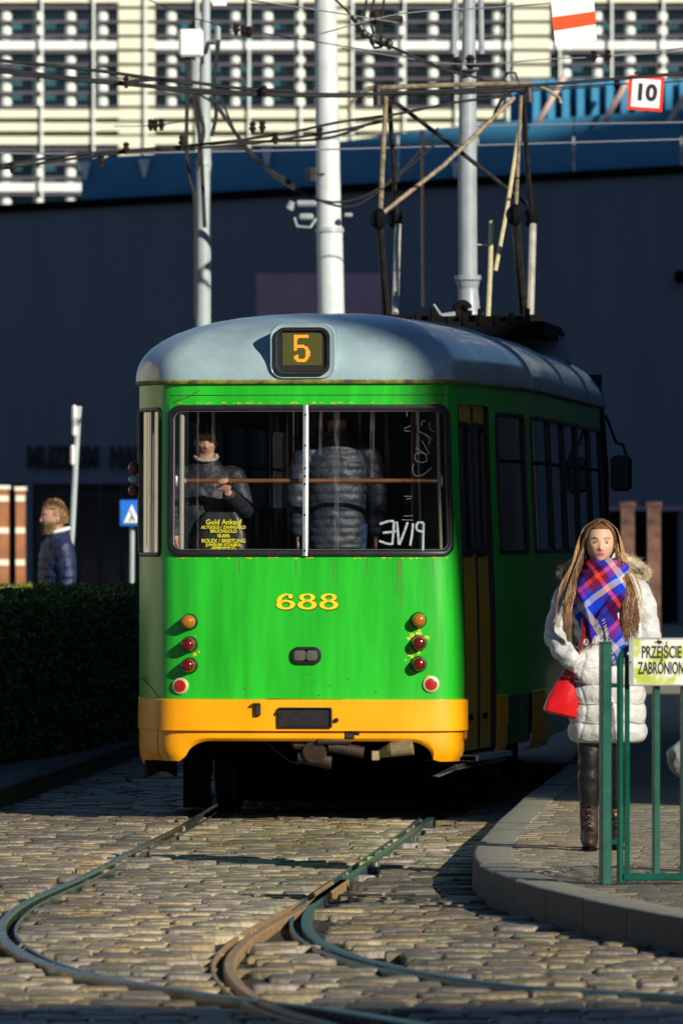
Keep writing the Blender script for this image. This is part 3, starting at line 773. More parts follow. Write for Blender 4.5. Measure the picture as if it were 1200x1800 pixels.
# door
ds = tv(.86)
for i, (a, bb) in enumerate(((da+.012, ds-.004), (ds+.012, db-.012))):
    ga, gb = (a+.05, bb-.07) if i == 0 else (a+.04, bb-.06); gz0, gz1 = zy(976, 50.6), zy(745, 50.6)
    b = MB(); hl = (ga, gb, gz0, gz1)
    b.grid(lambda t, z: SP(t, z, -.03), lines(a, bb, [ga, gb], .08), lines(dz0, dz1, [gz0, gz1], .2), skip=lambda t, z: ga < t < gb and gz0 < z < gz1)
    corner = b; 
    for cx, cy, X, Y, s0 in ((gb-.08, gz1-.08, gb, gz1, 0), (ga+.08, gz1-.08, ga, gz1, 90), (ga+.08, gz0+.08, ga, gz0, 180), (gb-.08, gz0+.08, gb, gz0, 270)):
        arc = [(cx+.08*math.cos(R(s0+90*k/7)), cy+.08*math.sin(R(s0+90*k/7))) for k in range(8)]
        b.add([SP(X, Y, -.03)]+[SP(*p, -.03) for p in arc], [(0, k+1, k+2) for k in range(7)])
    dl_ = b.build('door_leaf', M['ochre'], tram)
    b = MB(); lp_ = densify(rrect(ga+.006, gb-.006, gz0+.006, gz1-.006, .078))
    n = len(lp_); rings = []
    for j, p in enumerate(lp_):
        q, s2 = lp_[j-1], lp_[(j+1) % n]; dx, dz = s2[0]-q[0], s2[1]-q[1]; l = math.hypot(dx, dz); nx, nz = dz/l, -dx/l
        rings.append([SP(p[0]+nx*w_, p[1]+nz*w_, o_) for w_, o_ in ((.02, -.034), (.014, -.016), (-.014, -.016), (-.02, -.034))])
    b.ring_loft(rings+[rings[0]], cap=False); b.build('window_seal', M['rubber'], dl_, ang=60)
    b = MB(); b.grid(lambda t, z: SP(t, z, -.036), lines(ga, gb, [], .1), [gz0, gz1]); b.build('pane', M['dglass'], dl_)
    b = MB(); b.box(SP((ga+gb)/2, .62, -.02), (.02, .1, .035), rz=-TH-.05); b.build('latch', M['black'], dl_, smooth=False)
b = MB(); surf_strip(b, [(ds+.004, dz0+k*.21) for k in range(11)], .02, -.035, -.02, closed=False); 
surf_strip(b, [(da, dz0+k*.21) for k in range(11)], .02, -.03, .004, closed=False); surf_strip(b, [(db, dz0+k*.21) for k in range(11)], .02, -.03, .004, closed=False)
b.build('door_seal', M['rubber'], tram)
b = MB(); b.grid(lambda t, o: SP(t, .395, -o), lines(da-.1, db+.1, [], .1), [-.09, 0, .25])
b.grid(lambda t, o: SP(t, .365, -o), lines(da-.1, db+.1, [], .1), [-.09, 0, .25]); b.grid(lambda t, z: SP(t, z, .09), lines(da-.1, db+.1, [], .1), [.365, .395])
b.build('door_step', M['alu'], tram)

# roof
HR = .44
def RP(t, a, lift=0):
    """a 0..1 from eave to crown"""
    u, v = uv(t, ZE, .022)
    if v < 1.5: c = (0.0, 1.55+.0*v)
    else: c = (0.0, v+.05)
    # blend so the end dome is smooth
    c = (0, max(v, 1.45+.10*max(0, v)/1.45)) 
    n = 2.35; ph = a*math.pi/2
    f = 1-max(0, math.cos(ph))**(2/n); h = max(0, math.sin(ph))**(2/n)
    return W(u+(c[0]-u)*f, v+(c[1]-v)*f, ZE+.012+(HR+lift)*h)
b = MB(); tt = tl_lines(t0, t1, []); aa = [0, .02, .05, .09, .14, .2, .27, .35, .44, .53, .62, .71, .8, .88, .95, 1]
b.grid(lambda t, a: RP(t, a), tt, aa); rf = b.build('roof', M['roof'], tram, ang=60)
b = MB(); b.tube([SP(t, ZE+.004, .012) for t in tt], .016, 8); b.build('gutter', M['gutter'], tram)
for v in (3.0, 5.9, 8.6):
    b = MB(); ring = [RP(tv(v, 1), a, .004) for a in aa]+[RP(tv(v, -1), a, .004) for a in aa[::-1]]; b.tube(ring, .014, 6); b.build('roof_seam', M['roof'], tram)
# route number box
bc_u = -.066; 
def BX(x, y, dpt): return W(bc_u+x, -.055+dpt, (zy(577)+zy(661))/2+.005+y)
def rr2(w_, h_, r, n=6): return rrect(-w_/2, w_/2, -h_/2, h_/2, r, n)
b = MB()
rings = []
for w_, h_, r, dp in ((.36, .30, .06, .006), (.385, .325, .075, .0), (.40, .335, .08, .012), (.405, .34, .08, .05), (.41, .34, .08, .9)):
    rings.append([BX(x, y+(.0 if dp < .5 else -.02), dp) for x, y in rr2(w_, h_, r)])
b.ring_loft(rings, cap=True); hb = b.build('display_housing', M['roof'], tram, ang=50)
b = MB(); rings = []
for w_, h_, r, dp in ((.31, .262, .05, .01), (.335, .288, .062, -.004), (.335, .288, .062, -.022), (.325, .278, .058, -.028), (.295, .248, .048, -.026), (.285, .238, .044, -.006)):
    rings.append([BX(x, y, dp) for x, y in rr2(w_, h_, r)])
b.ring_loft(rings, cap=False); b.build('display_frame', M['rubber'], hb, ang=50)
b = MB(); b.add([BX(x, y, -.008) for x, y in rr2(.30, .25, .045)], [tuple(range(28))]); sc = b.build('display_screen', M['blk'], tram, smooth=False)
b = MB(); NX, NZ, pt = 27, 22, .0088
for i in range(NX):
    for k in range(NZ):
        x, y = (i-(NX-1)/2)*pt, (k-(NZ-1)/2)*pt+.012
        b.add([BX(x+dx*.0034, y+dy*.0034, -.010) for dx, dy in ((-1, -1), (1, -1), (1, 1), (-1, 1))], [(0, 1, 2, 3)])
b.build('dot_matrix', M['leddot'], sc, smooth=False)
five = ["1111111111.", "11111111110", "111.......0", "11.........", "11.........", "11.........", "11.........", "1111111....", "111111111..", "11.....111.", "11......11.", "........111", "........111", "........111", ".11.....111", "111.....11.", "111....111.", ".11111111..", "..111111..."]
b = MB()
for k, row in enumerate(five):
    for i, ch in enumerate(row):
        if ch != '1': continue
        x, y = (i-5.2)*pt*1.0, (9.5-k)*pt*.98+.012
        b.add([BX(x+dx*.0042, y+dy*.0042, -.012) for dx, dy in ((-1, -1), (1, -1), (1, 1), (-1, 1))], [(0, 1, 2, 3)])
b.build('route_number', M['led'], sc, smooth=False)

# numerals 688
def n8(mb, cx, fn):
    def ring(oc, ow, oh, ic, iw, ih, ang0=0, ang1=360):
        n = 36; k = int(n*(ang1-ang0)/360); rings = []
        for i in range(k+1):
            a = R(ang0+(ang1-ang0)*i/k); o = (oc[0]+ow*math.cos(a), oc[1]+oh*math.sin(a)); q = (ic[0]+iw*math.cos(a), ic[1]+ih*math.sin(a))
            rings.append([fn(cx+o[0], o[1], 0), fn(cx+o[0], o[1], .003), fn(cx+q[0], q[1], .003), fn(cx+q[0], q[1], 0)])
        mb.ring_loft(rings, cap=True)
    return ring
def numerals(dx, dz, off, m, nm):
    b = MB(); fn = lambda x, y, e: SP(tx(540, 1.34)+x+dx, zy(1057)+y+dz, off+e)
    for i, ch in enumerate('688'):
        cx = (i-1)*.131; rg = n8(b, cx, fn)
        if ch == '8':
            rg((0, -.021), .058, .028, (0, -.021), .027, .018); rg((0, .024), .049, .0235, (0, .024), .022, .0145)
        else:
            rg((0, -.020), .058, .029, (.002, -.020), .026, .018); rg((.006, -.003), .062, .050, (.014, -.004), .040, .042, 78, 182)
            b.tube([fn(cx+.030, .030, .001), fn(cx+.0301, .0302, .004)], .014, 12)
    return b.build(nm, m, body)
numerals(.005, -.005, .001, M['numS'], 'numeral_shadow'); numerals(0, 0, .003, M['numY'], 'fleet_number')

# lamps
def nrm(t, z): 
    a, c = SP(t, z, 0), SP(t, z, .02); return (c-a).normalized()
def lamp(px, py, kind):
    z = zy(py); t = tx(px, z); c = SP(t, z); n_ = nrm(t, z)
    if kind == 'r':
        b = MB(); b.tube([c-n_*.01, c+n_*.012, c+n_*.016], [.050, .050, .044], 24); o = b.build('reflector', M['chrome'], tram)
        b = MB(); b.tube([c+n_*.014, c+n_*.020, c+n_*.023], [.037, .036, .025], 24); b.build('lens', M['refl'], o)
        return
    b = MB(); b.tube([c-n_*.01, c+n_*.008, c+n_*.014, c+n_*.03], [.050, .050, .046, .043], 24); o = b.build('tail_lamp' if kind == 'red' else 'turn_signal', M['rubber'], tram)
    b = MB(); b.tube([c+n_*.026, c+n_*.055, c+n_*.072, c+n_*.082, c+n_*.084], [.043, .040, .036, .022, .004], 24); b.build('lens', M['red' if kind == 'red' else 'amber'], o, ang=50)
for py, k in ((1092, 'amber'), (1132, 'red'), (1169, 'red')): lamp(334, py+1, k); lamp(735, py-2, k)
lamp(318, 1206, 'r'); lamp(757, 1202, 'r')
# centre plate lamp
c = (tx(538, 1.0), zy(1152))
b = MB(); rings = []
for w_, h_, r, o_ in ((.185, .105, .045, -.002), (.185, .105, .045, .016), (.165, .088, .038, .026), (.15, .074, .03, .026), (.145, .07, .03, .018)):
    rings.append([SP(c[0]+x, c[1]+y, o_) for x, y in rr2(w_, h_, r)])
b.ring_loft(rings, cap=False); o = b.build('centre_lamp', M['rubber'], tram, ang=40)
b = MB(); 
for a in (-1, 1): b.ring_loft([[SP(c[0]+a*.037+x, c[1]+y, o_) for x, y in rr2(w_, h_, .02)] for w_, h_, o_ in ((.072, .068, .016), (.068, .06, .028), (.05, .044, .031))], cap=True)
b.build('lens', mat('smoky_lens', (.10, .10, .09), .2, coat=.6), o, ang=40)
# bumper plate, hook, socket
c = (tx(537, .63), zy(1261))
b = MB(); b.ring_loft([[SP(c[0]+x, c[1]+y, o_) for x, y in rr2(w_, h_, .012)] for w_, h_, o_ in ((.33, .125, .03), (.33, .125, .05), (.315, .112, .052), (.300, .10, .036), (.29, .095, .036))], cap=True)
b.build('coupler_cover', M['rubber'], tram, ang=30)
b = MB(); t_ = tx(455, .68); b.rbox(SP(t_, zy(1247), .045), (.035, .03, .075), .006); b.rbox(SP(t_-.008, zy(1237), .055), (.05, .03, .012), .004); b.build('latch_hook', M['grime'], tram)
for px, py in ((490, 1252), (592, 1265)):
    b = MB(); c0 = SP(tx(px, .65), zy(py), .03); n_ = nrm(tx(px, .65), .65); b.tube([c0, c0+n_*.02, c0+n_*.03], [.014, .013, .006], 10); b.build('bolt', M['grime'], bumper)
# worn paint spots (yellow under paint)
def blob(mb, t, z, r, off, n=14, asp=1.0):
    pts = []
    for k in range(n):
        a = 2*math.pi*k/n; rr_ = r*random.uniform(.45, 1.15); pts.append((t+rr_*math.cos(a)*asp, z+rr_*math.sin(a)))
    mb.add([SP(t, z, off)]+[SP(p[0], p[1], off) for p in pts], [(0, 1+k, 1+(k+1) % n) for k in range(n)])
b = MB()
for px, py, r in ((724, 1118, .022), (737, 1112, .024), (750, 1120, .016), (722, 1150, .025), (735, 1146, .018), (742, 1140, .012), (716, 1138, .006), (342, 1150, .016), (350, 1146, .010), (345, 1118, .006), (752, 1188, .010), (712, 1160, .008), (718, 1122, .012)): blob(b, tx(px, 1.1), zy(py), r, .0022)
for k in range(70):
    px = random.uniform(305, 785); blob(b, tx(px, 2.6), random.choice([wz1+.016, wz0-.018])+random.uniform(-.002, .003), random.uniform(.002, .0055), .0024, asp=3.0)
b.build('worn_paint', mat('old_yellow_primer', (.45, .50, .02), .6, var=.3, vs=40), body, smooth=False)
b = MB()
for pts in ([(250, 1195), (262, 1205), (280, 1228)], [(822, 1190), (812, 1215), (809, 1226)], [(305, 676+30), (330, 697), (343, 690), (350, 684)], [(470, 1228), (600, 1229)]):
    q = [SP(tx(x, 1.0), zy(y), .002) for x, y in pts]; b.tube([Vector(v) for v in cr(q, 5)], .0025, 5)
for px, py in ((580, 1205), (612, 1193), (430, 1210), (560, 1222), (660, 1216), (540, 1185)): blob(b, tx(px, 1), zy(py), .006, .0022)
b.build('scratches', M['numS'], body)
b = MB()
for px, h in ((520, .10), (585, .14), (700, .22), (705, .3), (762, .12), (645, .10), (420, .09)):
    t_ = tx(px, 1.3); q = [(t_-.004, wz0-.02), (t_+.004, wz0-.02), (t_+.002, wz0-.02-h), (t_-.001, wz0-.02-h)]; b.add([SP(a, z_, .0016) for a, z_ in q], [(0, 1, 2, 3)])
b.build('rust_streak', mat('rust_streak', (.12, .16, .03), .6), body, smooth=False)
# corner marker lamp on the left side
b = MB(); t_ = tv(.62, -1)
for k, (z0, z1, m_) in enumerate(((zy(872), zy(851), 'refl'), (zy(849), zy(835), 'white'), (zy(833), zy(810), 'refl'))):
    b = MB(); c0 = SP(t_, (z0+z1)/2, .035); b.ell(c0, (.034, .035, (z1-z0)/2), 14, 8)
    b.build('marker_lamp', mat('marker_'+m_, (.30, .02, .01) if m_ == 'refl' else (.5, .5, .5), .2, coat=.5), tram)
b = MB(); b.rbox(SP(tv(.2), zy(1288), .012), (.03, .05, .09), .01); b.build('side_reflector', M['amber'], tram)

# underframe
b = MB(); b.box(W(0, 2.0, .60), (1.5, 1.9, .36), rz=-TH); b.box(W(0, 2.6, .40), (1.7, 2.2, .14), rz=-TH); b.box(W(0, 7, .5), (1.6, 6, .3), rz=-TH)
b.box(W(0, 2.0, .25), (1.5, .3, .36), rz=-TH); b.build('underframe', M['black'], tram, smooth=False)
def wheel(u, v):
    b = MB(); c0 = W(u-.05, v, .33); c1 = W(u+.05, v, .33); ax = (c1-c0).normalized()
    b.tube([c0-ax*.01, c0, c1, c1+ax*.02], [.30, .33, .33, .36], 32, up=(0, 0, 1)); b.build('wheel', M['grime'], tram)
for v in (1.9, 3.7, ): 
    for u in (-.72, .72): wheel(u, v)
for u in (-.9, .9):
    b = MB(); b.rbox(W(u, 2.8, .42), (.10, 2.4, .20), .03, M=Matrix.Rotation(-TH, 3, 'Z')); b.rbox(W(u, 1.9, .33), (.16, .24, .26), .03); b.rbox(W(u, 3.7, .33), (.16, .24, .26), .03); b.build('bogie_frame', M['grime'], tram)
for u_, w_ in ((-.82, .16), (.72, .3)):
    b = MB(); b.box(W(u_, 1.0, .20), (w_, .12, .30), rz=-TH); b.build('track_brake', M['black'], tram, smooth=False)
b = MB(); b.tube([W(.02, .3, .50), W(.02, .12, .46), W(.0, -.02, .42)], [.10, .085, .07], 14); b.rbox(W(.02, .1, .50), (.34, .2, .12), .02)
b.tube([W(-.10, .06, .40), W(.10, .06, .36)], .045, 14); b.tube([W(.09, 0, .46), W(.30, .0, .42)], .035, 12); b.rbox(W(.12, .0, .50), (.22, .12, .06), .015)
b.tube([W(-.32, .2, .48), W(-.16, .15, .36), W(-.10, .1, .35)], .008, 6)
b.build('coupler', mat('rusty_coupler', (.035, .02, .014), .6, var=.5, vs=14, bump=.4, bs=50), tram)
b = MB(); b.tube([W(.38, .05, .405), W(.48, -.02, .44)], [.022, .045], 14); b.tube([W(.47, -.02, .438), W(.60, -.03, .455), W(.604, -.03, .456), W(.56, -.03, .45)], [.045, .050, .038, .036], 18)
b.rbox(W(.37, .02, .40), (.05, .03, .06), .006); b.build('buffer_tube', mat('old_brass', (.34, .28, .14), .45, metal=.5, var=.3, vs=20), tram)
b = MB(); b.rbox(W(.22, -.05, zy(1290)), (.07, .05, .06), .01); b.tube([W(.15, -.05, zy(1284)), W(.28, -.07, zy(1288))], .014, 8); b.build('tow_lug', M['grime'], tram)
b = MB()
q = [at(760, 1364, 49.9), at(800, 1345, 49.85), at(830, 1338, 50.3), at(888, 1332, 50.9), at(890, 1337, 50.9), at(826, 1347, 50.3), at(800, 1354, 49.9), at(772, 1366, 49.9)]
b.prism(q, lambda p: p, lambda p: p+Vector((0, .05, 0))); b.build('step_guard', mat('dull_step_metal', (.09, .10, .09), .4, metal=.5, var=.3, vs=20), tram, smooth=False)
b = MB(); b.tube([W(-.98, .42, .36), W(-.98, .42, .26)], [.10, .10], 16); b.build('sand_pipe', M['black'], tram)

# handrail inside the rear window
zb = zy(845)
def HB(px, dv=.10): 
    t = tx(px, zb); q = SP(t, zb, -dv); return q
b = MB(); b.tube([HB(x) for x in range(312, 781, 12)], .0135, 12); hr = b.build('handrail', M['copper'], tram)
for px, s_ in ((306, 1), (780, -1)):
    b = MB(); c0 = SP(tx(px, zb), zb, -.03)
    b.ell(c0, (.010, .008, .035), 10, 8); b.tube([c0, HB(px+s_*10)], [.010, .017], 10); b.build('rail_bracket', M['alu'], hr)
b = MB(); b.tube([SP(tx(316, 2.1), z_, -.035) for z_ in (1.62, 2.0, 2.48)], .016, 8); b.tube([SP(tx(775, 2.1), z_, -.035) for z_ in (1.62, 2.0, 2.50)], .010, 8); b.build('window_post', mat('tan_trim', (.30, .26, .18), .5), tram)
for u, v in ((-.15, 2.2), (.45, 1.9), (-.5, 3.6), (.5, 4.4)):
    b = MB(); b.tube([W(u, v, .86), W(u, v, 2.64)], .016, 8); b.build('grab_pole', M['copper'], tram)
for v in (2.6, 3.5, 4.4, 5.3, 6.2):
    for u in (-.72, .66):
        b = MB(); b.rbox(W(u, v, 1.27), (.44, .42, .08), .03); b.rbox(W(u, v+.2, 1.6), (.44, .06, .62), .025); b.tube([W(u, v, .86), W(u, v, 1.25)], .03, 8); b.build('passenger_seat', M['seat'], tram)

# graffiti on the glass (crop pixels -> picture)
def gf(p): return (530+p[0]/4.0, 700+p[1]/4.0)
def strokes(name, lst, wd, m, parent):
    b = MB()
    for st_ in lst:
        q = [gf(p) for p in st_]; q = cr(q, 6) if len(q) > 2 else q
        prev = [SP(tx(x, 2.0), zy(y), .0035) for x, y in q]; b.tube(prev, wd, 6, sq=(1, 1))
    return b.build(name, m, parent)
chalk = mat('white_marker', (.30, .35, .35), .8, var=.4, vs=60)
strokes('graffiti', [[(548, 886), (600, 868), (645, 866)], [(645, 866), (640, 940), (632, 1028)], [(568, 948), (660, 938)], [(542, 1004), (590, 1022), (632, 1028)], [(664, 868), (672, 950), (676, 1030)], [(740, 872), (712, 950), (680, 1030)], [(776, 880), (768, 960), (754, 1036)], [(850, 876), (846, 960), (842, 1070)], [(850, 876), (815, 876), (800, 900), (808, 930), (846, 940)]], .0085, chalk, fr)
strokes('scratched_writing', [[(790, 460), (780, 500), (800, 545), (850, 540), (905, 500), (912, 486)], [(885, 440), (850, 452), (805, 440), (800, 400), (830, 385), (870, 395), (885, 440)], [(810, 350), (835, 370), (890, 400)], [(832, 235), (880, 262), (905, 300), (895, 330)], [(850, 300), (900, 390)], [(848, 195), (850, 165), (880, 160)], [(870, 250), (905, 275), (930, 300)], [(940, 235), (915, 225), (905, 195), (910, 170)], [(722, 215), (770, 195)], [(720, 690), (775, 690)], [(735, 710), (770, 705)], [(715, 830), (780, 826)], [(700, 855), (780, 858)], [(725, 230), (768, 232)], [(740, 85), (745, 130)]], .0020, mat('faint_scratch', (.16, .17, .17), .8), fr)

def painted_reflection_mat():
    m = bpy.data.materials.new('painted_reflection'); m.use_nodes = True; n = m.node_tree; L = n.links; n.nodes.remove(n.nodes['Principled BSDF'])
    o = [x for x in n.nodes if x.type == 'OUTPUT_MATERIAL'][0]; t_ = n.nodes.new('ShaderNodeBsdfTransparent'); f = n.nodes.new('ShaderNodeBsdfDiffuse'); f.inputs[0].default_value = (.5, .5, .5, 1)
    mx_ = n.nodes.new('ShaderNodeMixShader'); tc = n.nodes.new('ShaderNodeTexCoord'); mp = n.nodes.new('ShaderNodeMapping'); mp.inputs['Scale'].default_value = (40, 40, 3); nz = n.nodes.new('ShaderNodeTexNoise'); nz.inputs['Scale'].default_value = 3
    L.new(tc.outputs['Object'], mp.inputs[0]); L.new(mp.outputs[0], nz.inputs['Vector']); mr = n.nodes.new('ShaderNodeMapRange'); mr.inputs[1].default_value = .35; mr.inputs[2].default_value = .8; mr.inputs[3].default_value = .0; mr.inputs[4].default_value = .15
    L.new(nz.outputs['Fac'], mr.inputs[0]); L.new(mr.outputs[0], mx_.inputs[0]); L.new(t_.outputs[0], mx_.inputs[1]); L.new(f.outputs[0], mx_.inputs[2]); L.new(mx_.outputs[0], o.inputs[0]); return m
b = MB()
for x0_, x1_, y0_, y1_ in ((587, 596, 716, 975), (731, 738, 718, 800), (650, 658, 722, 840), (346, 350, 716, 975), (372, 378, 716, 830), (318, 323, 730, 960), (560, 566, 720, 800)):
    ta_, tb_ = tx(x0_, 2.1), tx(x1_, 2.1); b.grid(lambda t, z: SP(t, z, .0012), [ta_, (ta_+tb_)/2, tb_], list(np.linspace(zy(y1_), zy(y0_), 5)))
b.build('painted_reflection', painted_reflection_mat(), fr, smooth=False)  # pale strips paint vertical reflection streaks onto the rear pane
# next section, bending left
def W2(u, v, z): a = R(-7.5); c0 = W(0, LEN+.45, 0); dx, dy = math.sin(a+TH*1.0), math.cos(a+TH); return Vector((c0.x+u*dy+v*dx, c0.y-u*dx+v*dy, z))
b = MB()
prof = [(-1.15, .4), (-1.175, .75), (-1.175, 2.2), (-1.14, 2.66)]+[(-1.14*math.cos(k*math.pi/2/8)**.85, 2.66+.44*math.sin(k*math.pi/2/8)**.85) for k in range(1, 8)]+[(0, 3.1)]
prof = prof+[(-x, z) for x, z in prof[-2::-1]]
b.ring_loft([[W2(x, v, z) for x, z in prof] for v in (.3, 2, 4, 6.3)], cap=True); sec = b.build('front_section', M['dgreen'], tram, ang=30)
b = MB(); b.ring_loft([[W2(x*1.006, v, z+.006) for x, z in prof[3:-3]] for v in (.3, 2, 4, 6.3)], cap=False, closed=False); b.build('roof', M['roof'], sec)
for v in (.8, 2.3, 3.8):
    for s_ in (-1, 1):
        b = MB(); b.ring_loft([[W2(s_*(1.18+o_), v+.6+x, 2.06+y) for x, y in rr2(w_, .86, .06)] for w_, o_ in ((1.25, 0), (1.25, .006), (1.2, .008))], cap=True); b.build('side_window', M['fglass'], sec, smooth=False)
b = MB(); b.ring_loft([[W(x*(.93+.04*(k % 2)), LEN-.02+k*.09, z*(.98 if z < 2 else .985)) for x, z in prof] for k in range(8)], cap=False); b.build('bellows', M['rubber'], tram)
# mirror
b = MB(); cm = W(1.175, 10.2, 2.25); c1 = at(1091, 832, cm.y); b.tube([cm+Vector((0, 0, .35)), at(1082, 778, cm.y), at(1094, 782, cm.y), at(1100, 800, cm.y)], .010, 8); mr_ = b.build('side_mirror', M['black'], tram)
b = MB(); b.rbox(c1, (.155, .06, .26), .025); b.build('housing', M['rubber'], mr_)
b = MB(); b.box(c1+Vector((-.012, -.032, 0)), (.115, .004, .22)); b.build('mirror_glass', mat('mirror', (.12, .16, .2), .04, metal=1), mr_, smooth=False)

# roof equipment
b = MB(); v8 = W(.62, 8.3, 3.18); 
b.box(W(.35, 8.6, 3.17), (1.1, 2.0, .10), rz=-TH)
for k in range(9): b.tube([W(-.1+k*.11, 7.6, 3.2), W(-.1+k*.11, 7.6, 3.25+.03*(k % 3))], .018, 6)
b.box(W(.3, 7.7, 3.24), (.9, .06, .04), rz=-TH); b.tube([W(.0, 7.65, 3.32), W(.16, 7.65, 3.32)], .0, 3)
b.build('roof_rack', M['black'], tram, smooth=False)
b = MB(); rings = []
x0, x1 = 860, 985
def RB(px, py, dy): return at(px, py, 58.6+dy)
b.prism([(860, 574), (948, 573), (952, 600), (955, 622), (862, 600)], lambda p: RB(p[0], p[1], 0), lambda p: RB(p[0], p[1], 1.6)); b.build('equipment_box', M['greypole'], tram, smooth=False)
b = MB(); b.prism([(950, 590), (985, 588), (998, 600), (1004, 640), (955, 624)], lambda p: RB(p[0], p[1], .4), lambda p: RB(p[0], p[1], 2.2)); b.build('equipment_box', M['greypole'], tram, smooth=False)
b = MB(); b.tube([RB(812+11*math.cos(a), 545+11*math.sin(a), -.4) for a in np.linspace(0, 6.1, 16)], .03, 8)
b.tube([RB(812, 545, -.4), RB(812, 545, -.2)], .04, 10); b.build('horn', M['black'], tram)
b = MB(); b.tube([RB(762, 535, -.5), RB(776, 556, -.5)], .009, 6); b.tube([RB(776, 556, -.5), RB(800, 552, -.5)], .02, 6); b.build('drain_tube', M['greypole'], tram)
b = MB(); 
for x, r_ in ((965, 12), (975, 14), (958, 9)): b.tube([RB(x+r_*math.cos(a), 592-r_*.8*math.sin(a), .3) for a in np.linspace(0, 3.14, 10)], .016, 6)
b.build('roof_cable', M['wire'], tram)

# pantograph
YP = 66.0
pan = MB()
def rod(mb, pts, r, dy=0): mb.tube([at(x, y, YP+d+dy) for x, y, d in pts], r, 8)
pg = empty('pantograph', at(805, 560, YP), None, None); pg.parent = tram; pg.location = at(805, 560, YP)-tram.location
pg_off = at(805, 560, YP)
def pbuild(mb, name, m): 
    o = mb.build(name, m, pg); return o
b = MB(); rod(b, [(640, 160, 0), (648, 155, 0), (700, 153, 0), (800, 149, 0), (905, 147, 0), (935, 147, 0)], .020); rod(b, [(645, 170, .3), (700, 165, .3), (900, 158, .3), (935, 156, .3)], .014)
rod(b, [(642, 158, 0), (625, 172, 0), (612, 188, 0), (614, 196, 0)], .014); rod(b, [(935, 147, 0), (960, 157, 0), (982, 172, 0), (985, 182, 0)], .014)
pbuild(b, 'contact_head', M['rust'])
b = MB(); rod(b, [(660, 165, 0), (800, 163, 0), (925, 158, 0)], .016); rod(b, [(663, 150, 0), (663, 185, 0)], .035); rod(b, [(928, 148, 0), (930, 180, 0)], .032); pbuild(b, 'head_carrier', M['dsteel'])
b = MB(); rod(b, [(678, 172, 0), (672, 290, -.4), (668, 385, -.8)], .020); rod(b, [(668, 378, -.8), (780, 290, -.4), (903, 172, 0)], .019); rod(b, [(915, 170, 0), (911, 260, -.4), (906, 375, -.8)], .015); pbuild(b, 'upper_arm', M['rust'])
b = MB(); rod(b, [(684, 175, .3), (690, 280, .7), (697, 385, 1.1)], .020); rod(b, [(690, 176, .3), (800, 260, .7), (930, 363, 1.1)], .019); rod(b, [(919, 170, .3), (924, 260, .7), (934, 385, 1.1)], .020); pbuild(b, 'upper_arm', M['dsteel'])
b = MB(); rod(b, [(666, 385, -.8), (672, 460, -.4), (679, 552, 0)], [.026, .032, .045] and .030); pbuild(b, 'lower_arm', M['dsteel']); b = MB(); rod(b, [(905, 378, -.8), (912, 470, -.4), (921, 565, 0)], .036); pbuild(b, 'lower_arm', M['dsteel'])
b = MB(); rod(b, [(699, 390, 1.1), (697, 460, .8), (694, 552, .4)], .028); pbuild(b, 'lower_arm', M['parm']); b = MB(); rod(b, [(936, 390, 1.1), (934, 460, .8), (931, 565, .4)], .030); pbuild(b, 'lower_arm', M['parm'])
for x, y, d in ((667, 385, -.8), (697, 385, 1.1), (906, 378, -.8), (935, 383, 1.1)):
    b = MB(); b.ell(at(x, y, YP+d), (.05, .06, .09), 10, 8); c0 = at(x, y, YP+d); b.tube([c0+Vector((-.07*math.cos(a), 0, .075*math.sin(a))) for a in np.linspace(-1.8, 1.8, 9)], .010, 6)
    pbuild(b, 'knee_joint', M['black'])
b = MB(); rod(b, [(912, 228, 0), (890, 370, -.3), (870, 476, -.5)], .017); rod(b, [(863, 388, -.5), (861, 470, -.5), (857, 560, -.5)], .020); rod(b, [(838, 430, -.5), (862, 431, -.5)], .006); pbuild(b, 'lowering_rope', mat('straw_rope', (.50, .44, .25), .8, var=.2, vs=40))
b = MB(); rod(b, [(905, 148, 0), (885, 142, 0), (892, 128, 0), (905, 128, 0), (911, 145, 0)], .010); rod(b, [(900, 160, 0), (880, 175, 0), (868, 200, .2)], .012); pbuild(b, 'jumper_cable', M['wire'])
b = MB(); b.box(at(800, 562, YP), (1.4, .9, .06)); [b.tube([at(x, 562, YP+d), at(x, 640, YP+d)], .05, 8) for x in (690, 800, 910) for d in (-.4, .4)]; pbuild(b, 'base_frame', M['black'])
# ------------------------------------------------------------------ people
skin = mat('skin', (.62, .36, .25), .5, var=.05, vs=12, spec=.4)
skin2 = mat('ruddy_skin', (.50, .26, .18), .5, var=.06, vs=12, spec=.4)
lipm = mat('lips', (.52, .10, .09), .4); browm = mat('eyebrow', (.13, .07, .04), .8)
eyew = mat('eyeball', (.65, .62, .58), .25); iris = mat('iris', (.05, .035, .02), .2)
def hair_mat(n, a, b): return mat(n, a, .42, c2=b, vs=10, stretch=(16, 16, 1.6), bump=.3, bs=20, spec=.35)

